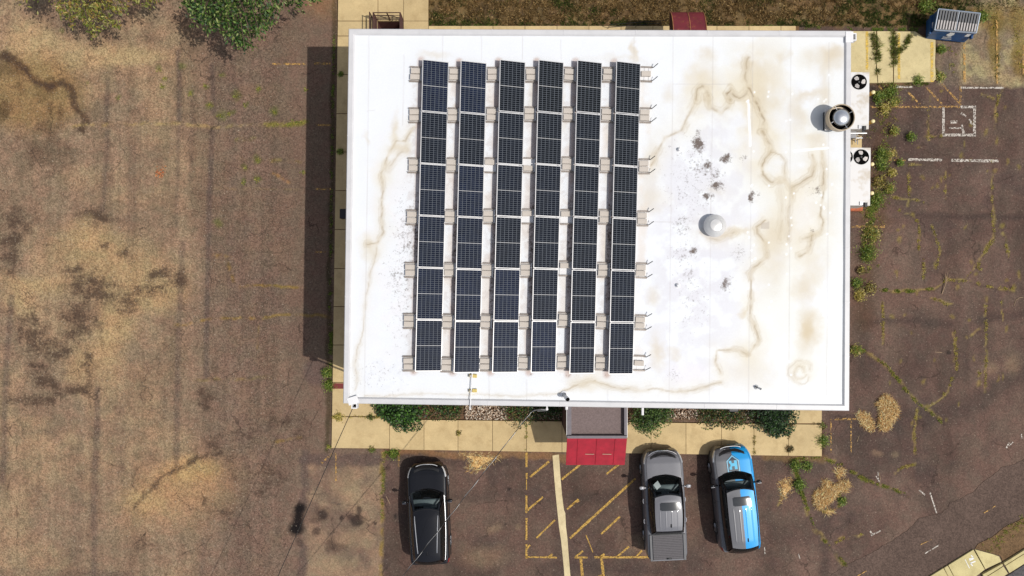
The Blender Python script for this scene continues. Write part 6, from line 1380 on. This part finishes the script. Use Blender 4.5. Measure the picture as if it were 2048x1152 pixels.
for u, v_, r_, pal, lab in ((678, 833, 7, YGR, 'yellow-green weed in the pavement joint at the left corner'), (742, 834, 5, DRY + GRN, 'brown-green weed in the pavement joint near the first shrub'), (917, 866, 4, DRY + YGR, 'olive weed in the middle of a pavement joint below the gravel'), (683, 149, 4, GRN, 'small dark weed in the upper shaded pavement joint'), (680, 304, 5, GRN, 'small dark weed in the lower shaded pavement joint'), (1579, 897, 6, DRY, 'brown dead weed in the pavement joint right of the wrapped suv')):
    clump(u, v_, r_, .14, pal, lab, ZP, 70)
# long weed trails on the concrete pad
def trail(pts, w, pal, label, z):
    VV, FF, CC = [], [], []; k0 = 0; p = P(*pts[0], z)
    for (a, b), (c, d) in zip(pts[:-1], pts[1:]):
        for _ in range(max(2, int(math.hypot(c - a, d - b) * 1.1))):
            t = random.random(); q_ = P(a + (c - a) * t + random.gauss(0, w * .3), b + (d - b) * t + random.gauss(0, w * .3), z) - p; vv, ff, cc_ = tuft(q_.x, q_.y, random.uniform(.09, .22), .16, 13, pal); VV.append(vv); FF.append(ff + k0); CC.append(cc_); k0 += len(vv)
    tag(link('weed_trail', fast_mesh('weed_trail', np.concatenate(VV), np.concatenate(FF), np.concatenate(CC)), M['grass'], None, p), label, 'weed', 'weed trails on the concrete pad')
trail([(1744, 64), (1750, 84), (1755, 104), (1754, 124)], 13, GRN + DRY, 'thick green weed trail along the left crack of the concrete pad', ZP); trail([(1755, 138), (1756, 146)], 5, GRN + DRY, 'short weed tuft below the left crack of the concrete pad', ZP); trail([(1787, 64), (1788, 90), (1787, 112), (1788, 130)], 11, GRN + DRY, 'dark green weed trail along the middle crack of the concrete pad', ZP); trail([(1820, 72), (1810, 92), (1792, 106)], 5, DRY + GRN, 'thin diagonal weed trail on the concrete pad', ZP)

# straw heaps
def straw(poly, label, h=.18, dens=1.0):
    us_ = [a for a, _ in poly]; vs2 = [b for _, b in poly]; cu, cv = sum(us_) / len(us_), sum(vs2) / len(vs2); p0_ = P(cu, cv); pts = []
    area = (max(us_) - min(us_)) * (max(vs2) - min(vs2)); n = int(area * 1.7 * dens)
    while len(pts) < n:
        u, v_ = random.uniform(min(us_) - 5, max(us_) + 5), random.uniform(min(vs2) - 5, max(vs2) + 5)
        if inpoly(u + random.gauss(0, 2.6), v_ + random.gauss(0, 2.6), poly): pts.append((u, v_))
    pts = np.array(pts); b = np.stack([(pts[:, 0] - cu) / S0, (cv - pts[:, 1]) / S0, RNG.uniform(.0, h, n) * RNG.uniform(.3, .9, n)], -1); a = RNG.uniform(0, 2 * PI, n); le = RNG.uniform(.06, .30, n)
    tip = b + np.stack([np.cos(a) * le, np.sin(a) * le, RNG.normal(size=n) * .012], -1); tip[:, 2] = abs(tip[:, 2]) + .005
    v, f, c = blade_arrays(b, tip, RNG.uniform(.014, .03, n), pick(STRAW + [A(176, 132, 80)], n, .28), True); o = thing('straw_heap', label, 'straw', (p0_.x, p0_.y, 0), 0, 'heaps of dry straw on the asphalt'); link('stalks', fast_mesh('stalks', v, f, c), M['straw'], o)
    m = MB(); m.prism([((a - cu) / S0 * .6, (cv - b_) / S0 * .6) for a, b_ in poly], 0, h * .12); m.build('mound', simple('straw_mat', A(222, 184, 122), .95, 0, .25, 18), o)
straw([(1755, 806), (1768, 792), (1778, 798), (1790, 812), (1793, 826), (1782, 838), (1776, 852), (1768, 860), (1760, 856), (1759, 840), (1764, 826)], 'long compact heap of golden straw right of the building corner', .22, 1.5)
straw([(1714, 828), (1724, 825), (1737, 834), (1746, 848), (1744, 862), (1736, 856), (1724, 846)], 'small loose straw scatter at the end of the tan line', .08, .7)
straw([(1628, 990), (1648, 972), (1672, 972), (1672, 990), (1655, 1004), (1638, 1016), (1630, 1006)], 'wide ragged heap of straw beside the long weedy crack', .2, 1.3); straw([(1676, 968), (1690, 962), (1698, 970), (1690, 982), (1680, 980)], 'small round straw clump touching the ragged straw heap', .15, 1.2); straw([(1672, 940), (1682, 936), (1687, 948), (1676, 954)], 'smallest reddish straw clump among the weeds above the ragged heap', .12); straw([(1648, 962), (1658, 960), (1660, 972), (1650, 972)], 'little straw knot on top edge of the ragged heap', .14)
straw([(1648, 1022), (1662, 1020), (1668, 1024), (1655, 1028)], 'thin flat straw scrap below the ragged heap', .04, .6); straw([(915, 905), (975, 908), (1010, 912), (985, 925), (955, 945), (930, 940), (940, 920)], 'loose dead grass by the pavement right of the black suv', .05, .09); straw([(1556, 965), (1580, 955), (1588, 975), (1575, 990), (1565, 1005)], 'wispy dry grass right of the wrapped suv', .05, .14)
# fallen leaves, dead branch, litter
p = P(320, 347); n = 60; b = RNG.normal(size=(n, 3)) * np.array([.12, .13, .01]); b[:, 2] = abs(b[:, 2]) + .012; v, f, c = leaf_arrays(b, RNG.normal(size=(n, 3)) * np.array([1, 1, .15]), .10 * RNG.uniform(.6, 1.2, n), .06 * RNG.uniform(.6, 1.2, n), pick([A(206, 120, 70), A(180, 96, 54), A(220, 150, 96)], n, .15))
tag(link('leaf_pile', fast_mesh('leaf_pile', v, f, c), M['foliage'], None, (p.x, p.y, 0)), 'orange dead leaf patch alone on the grey rear lot', 'leaves')
p = P(1883, 588); br = thing('dead_branch', 'bare dead branch lying on the cracked asphalt', 'branch', (p.x, p.y, 0)); tw = simple('dead_wood', A(176, 150, 120), .9, 0, .2, 12)
m = MB(); a = Vector((0, 0, .02)); e = Vector((.20, .80, .10)); m.tube([a, a.lerp(e, .5) + Vector((.02, 0, .03)), e], [.022, .018, .012], 6)
for s_, d in ((.55, (.22, .34, .1)), (.7, (-.05, .40, .12)), (.8, (.22, .26, .05)), (.9, (.05, .42, .08)), (.95, (-.12, .25, .06))): b_ = a.lerp(e, s_); m.tube([b_, b_ + Vector(d) * .6, b_ + Vector(d)], [.011, .008, .003], 5)
m.build('stick', tw, br)
for pts, lab in (([(2028, 612), (2032, 600), (2040, 595), (2046, 595)], 'thin pale curved twig at the far right of the lot'), ([(1690, 966), (1692, 956), (1688, 945)], 'pale forked twig above the straw clump'), ([(1870, 704), (1884, 705)], 'short pale twig on the east lot'), ([(1714, 884), (1718, 872)], 'dry stalk below the loose straw scatter'), ([(1758, 945), (1761, 960), (1759, 968)], 'pale dry stalk by the weedy diagonal crack'), ([(772, 992), (776, 1000), (780, 1008)], 'pale straight twig left of the black suv')):
    o = P(*pts[0]); m = MB(); m.tube([P(*q_, .015) - o for q_ in pts], .012, 5); tag(m.build('twig', tw, None, False, o), lab, 'twig')

# ================================================================== CABLES
pole = P(250, 1850, 7.2); base = Vector((pole.x, pole.y, 0)); up_ = thing('utility_pole', 'wooden utility pole carrying the service cables to the building', 'pole', base)
m = MB(); m.tube([(0, 0, -.3), (0, 0, 8.2)], [.16, .11], 14); m.build('pole', M['bark'], up_); m = MB(); m.box((0, .1, 7.6), (2.2, .1, .12)); m.build('crossarm', M['bark'], up_)
def sagline(a, b, sag, n=24): return [a.lerp(b, i / n) - Vector((0, 0, sag * 4 * (i / n) * (1 - i / n))) for i in range(n + 1)]
a1 = P(706, 815, 5.75); b1 = Vector((pole.x - .1, pole.y, 7.5))
def via(a, uv, z, b):
    return None
def cable_to(a, uv, extra_z):
    """straight run from a through the point seen at uv, carried on to the pole's distance"""
    z1 = a.z + .35; q_ = P(uv[0], uv[1], z1); d = q_ - a; return a + d * (1 + extra_z)
e1 = cable_to(a1, (556, 1152), 1.05); m = MB(); m.tube(sagline(a1, e1, .0, 6), .014, 6); tag(m.build('overhead_cable', M['cable']), 'thin black overhead cable from the front left roof corner', 'cable')
a2 = P(1062, 824, 5.2); e2 = cable_to(a2, (806, 1152), 1.05); lead = P(1096, 819, 5.3)
m = MB(); m.tube(sagline(a2, e2, 0, 6), .013, 6); m.tube([a2, P(1070, 818, 5.3)], .02, 6)
ob = m.build('overhead_cable', M['cable']); tag(ob, 'overhead service cable fixed to the front wall left of the porch', 'cable')
m = MB(); pts = []
dirv = (e2 - a2); 
for i in range(500):
    t = i / 499 * .62; c_ = a2 + dirv * t; ph = i * .11; pts.append(c_ + Vector((math.cos(ph) * .02, 0, math.sin(ph) * .02 + .006)))
m.tube(pts, .008, 5); m.tube([P(1063, 824, 5.2), P(1070, 820.5, 5.25), P(1082, 818.5, 5.3), P(1094, 819.5, 5.3)], .02, 6); m.tube([P(1075, 822, 5.2), P(1094, 821, 5.25)], .02, 6); m.build('bare_wire', M['pale_cable'], ob)
p = P(1094, 817, 5.3); m = MB(); m.box((0, .25, 0), (.06, .6, .06)); m.lathe([(.001, -.05), (.05, -.05), (.05, .05), (.001, .05)], 10, (0, -.02, 0)); tag(m.build('cable_bracket', M['white_metal'], None, False, p), 'white cable bracket on the front wall left of the porch', 'bracket')

# ================================================================== LIGHT, SKY, CAMERA
el = math.asin(SUN.z); az = math.atan2(SUN.x, SUN.y)
w = bpy.data.worlds.new('World'); SC.world = w; w.use_nodes = True; nt = w.node_tree
sky = nt.nodes.new('ShaderNodeTexSky'); sky.sky_type = 'NISHITA'; sky.sun_disc = False; sky.sun_elevation = el; sky.sun_rotation = az; sky.air_density = 1.0; sky.dust_density = 1.6; sky.ozone_density = 1.0
hs_ = nt.nodes.new('ShaderNodeHueSaturation'); hs_.inputs['Saturation'].default_value = .5; nt.links.new(sky.outputs[0], hs_.inputs['Color']); nt.links.new(hs_.outputs[0], nt.nodes['Background'].inputs[0]); nt.nodes['Background'].inputs[1].default_value = .12
sl_ = bpy.data.lights.new('sun', 'SUN'); sl_.energy = 3.35; sl_.angle = math.radians(.53); sl_.color = (1.0, .96, .89)
so_ = bpy.data.objects.new('sun', sl_); COL.objects.link(so_); so_.rotation_euler = SUN.to_track_quat('Z', 'Y').to_euler(); so_.location = (20, -10, 40)
cd = bpy.data.cameras.new('camera'); cd.sensor_width = 36; cd.lens = 36 * F / 2048; cd.clip_end = 2000
co = bpy.data.objects.new('camera', cd); COL.objects.link(co); co.location = (0, 0, HC); co.rotation_euler = (0, 0, 0); SC.camera = co
vs = SC.view_settings; vs.view_transform = 'Standard'; vs.look = 'None'; vs.exposure = 0; vs.gamma = 1; vs.use_curve_mapping = False
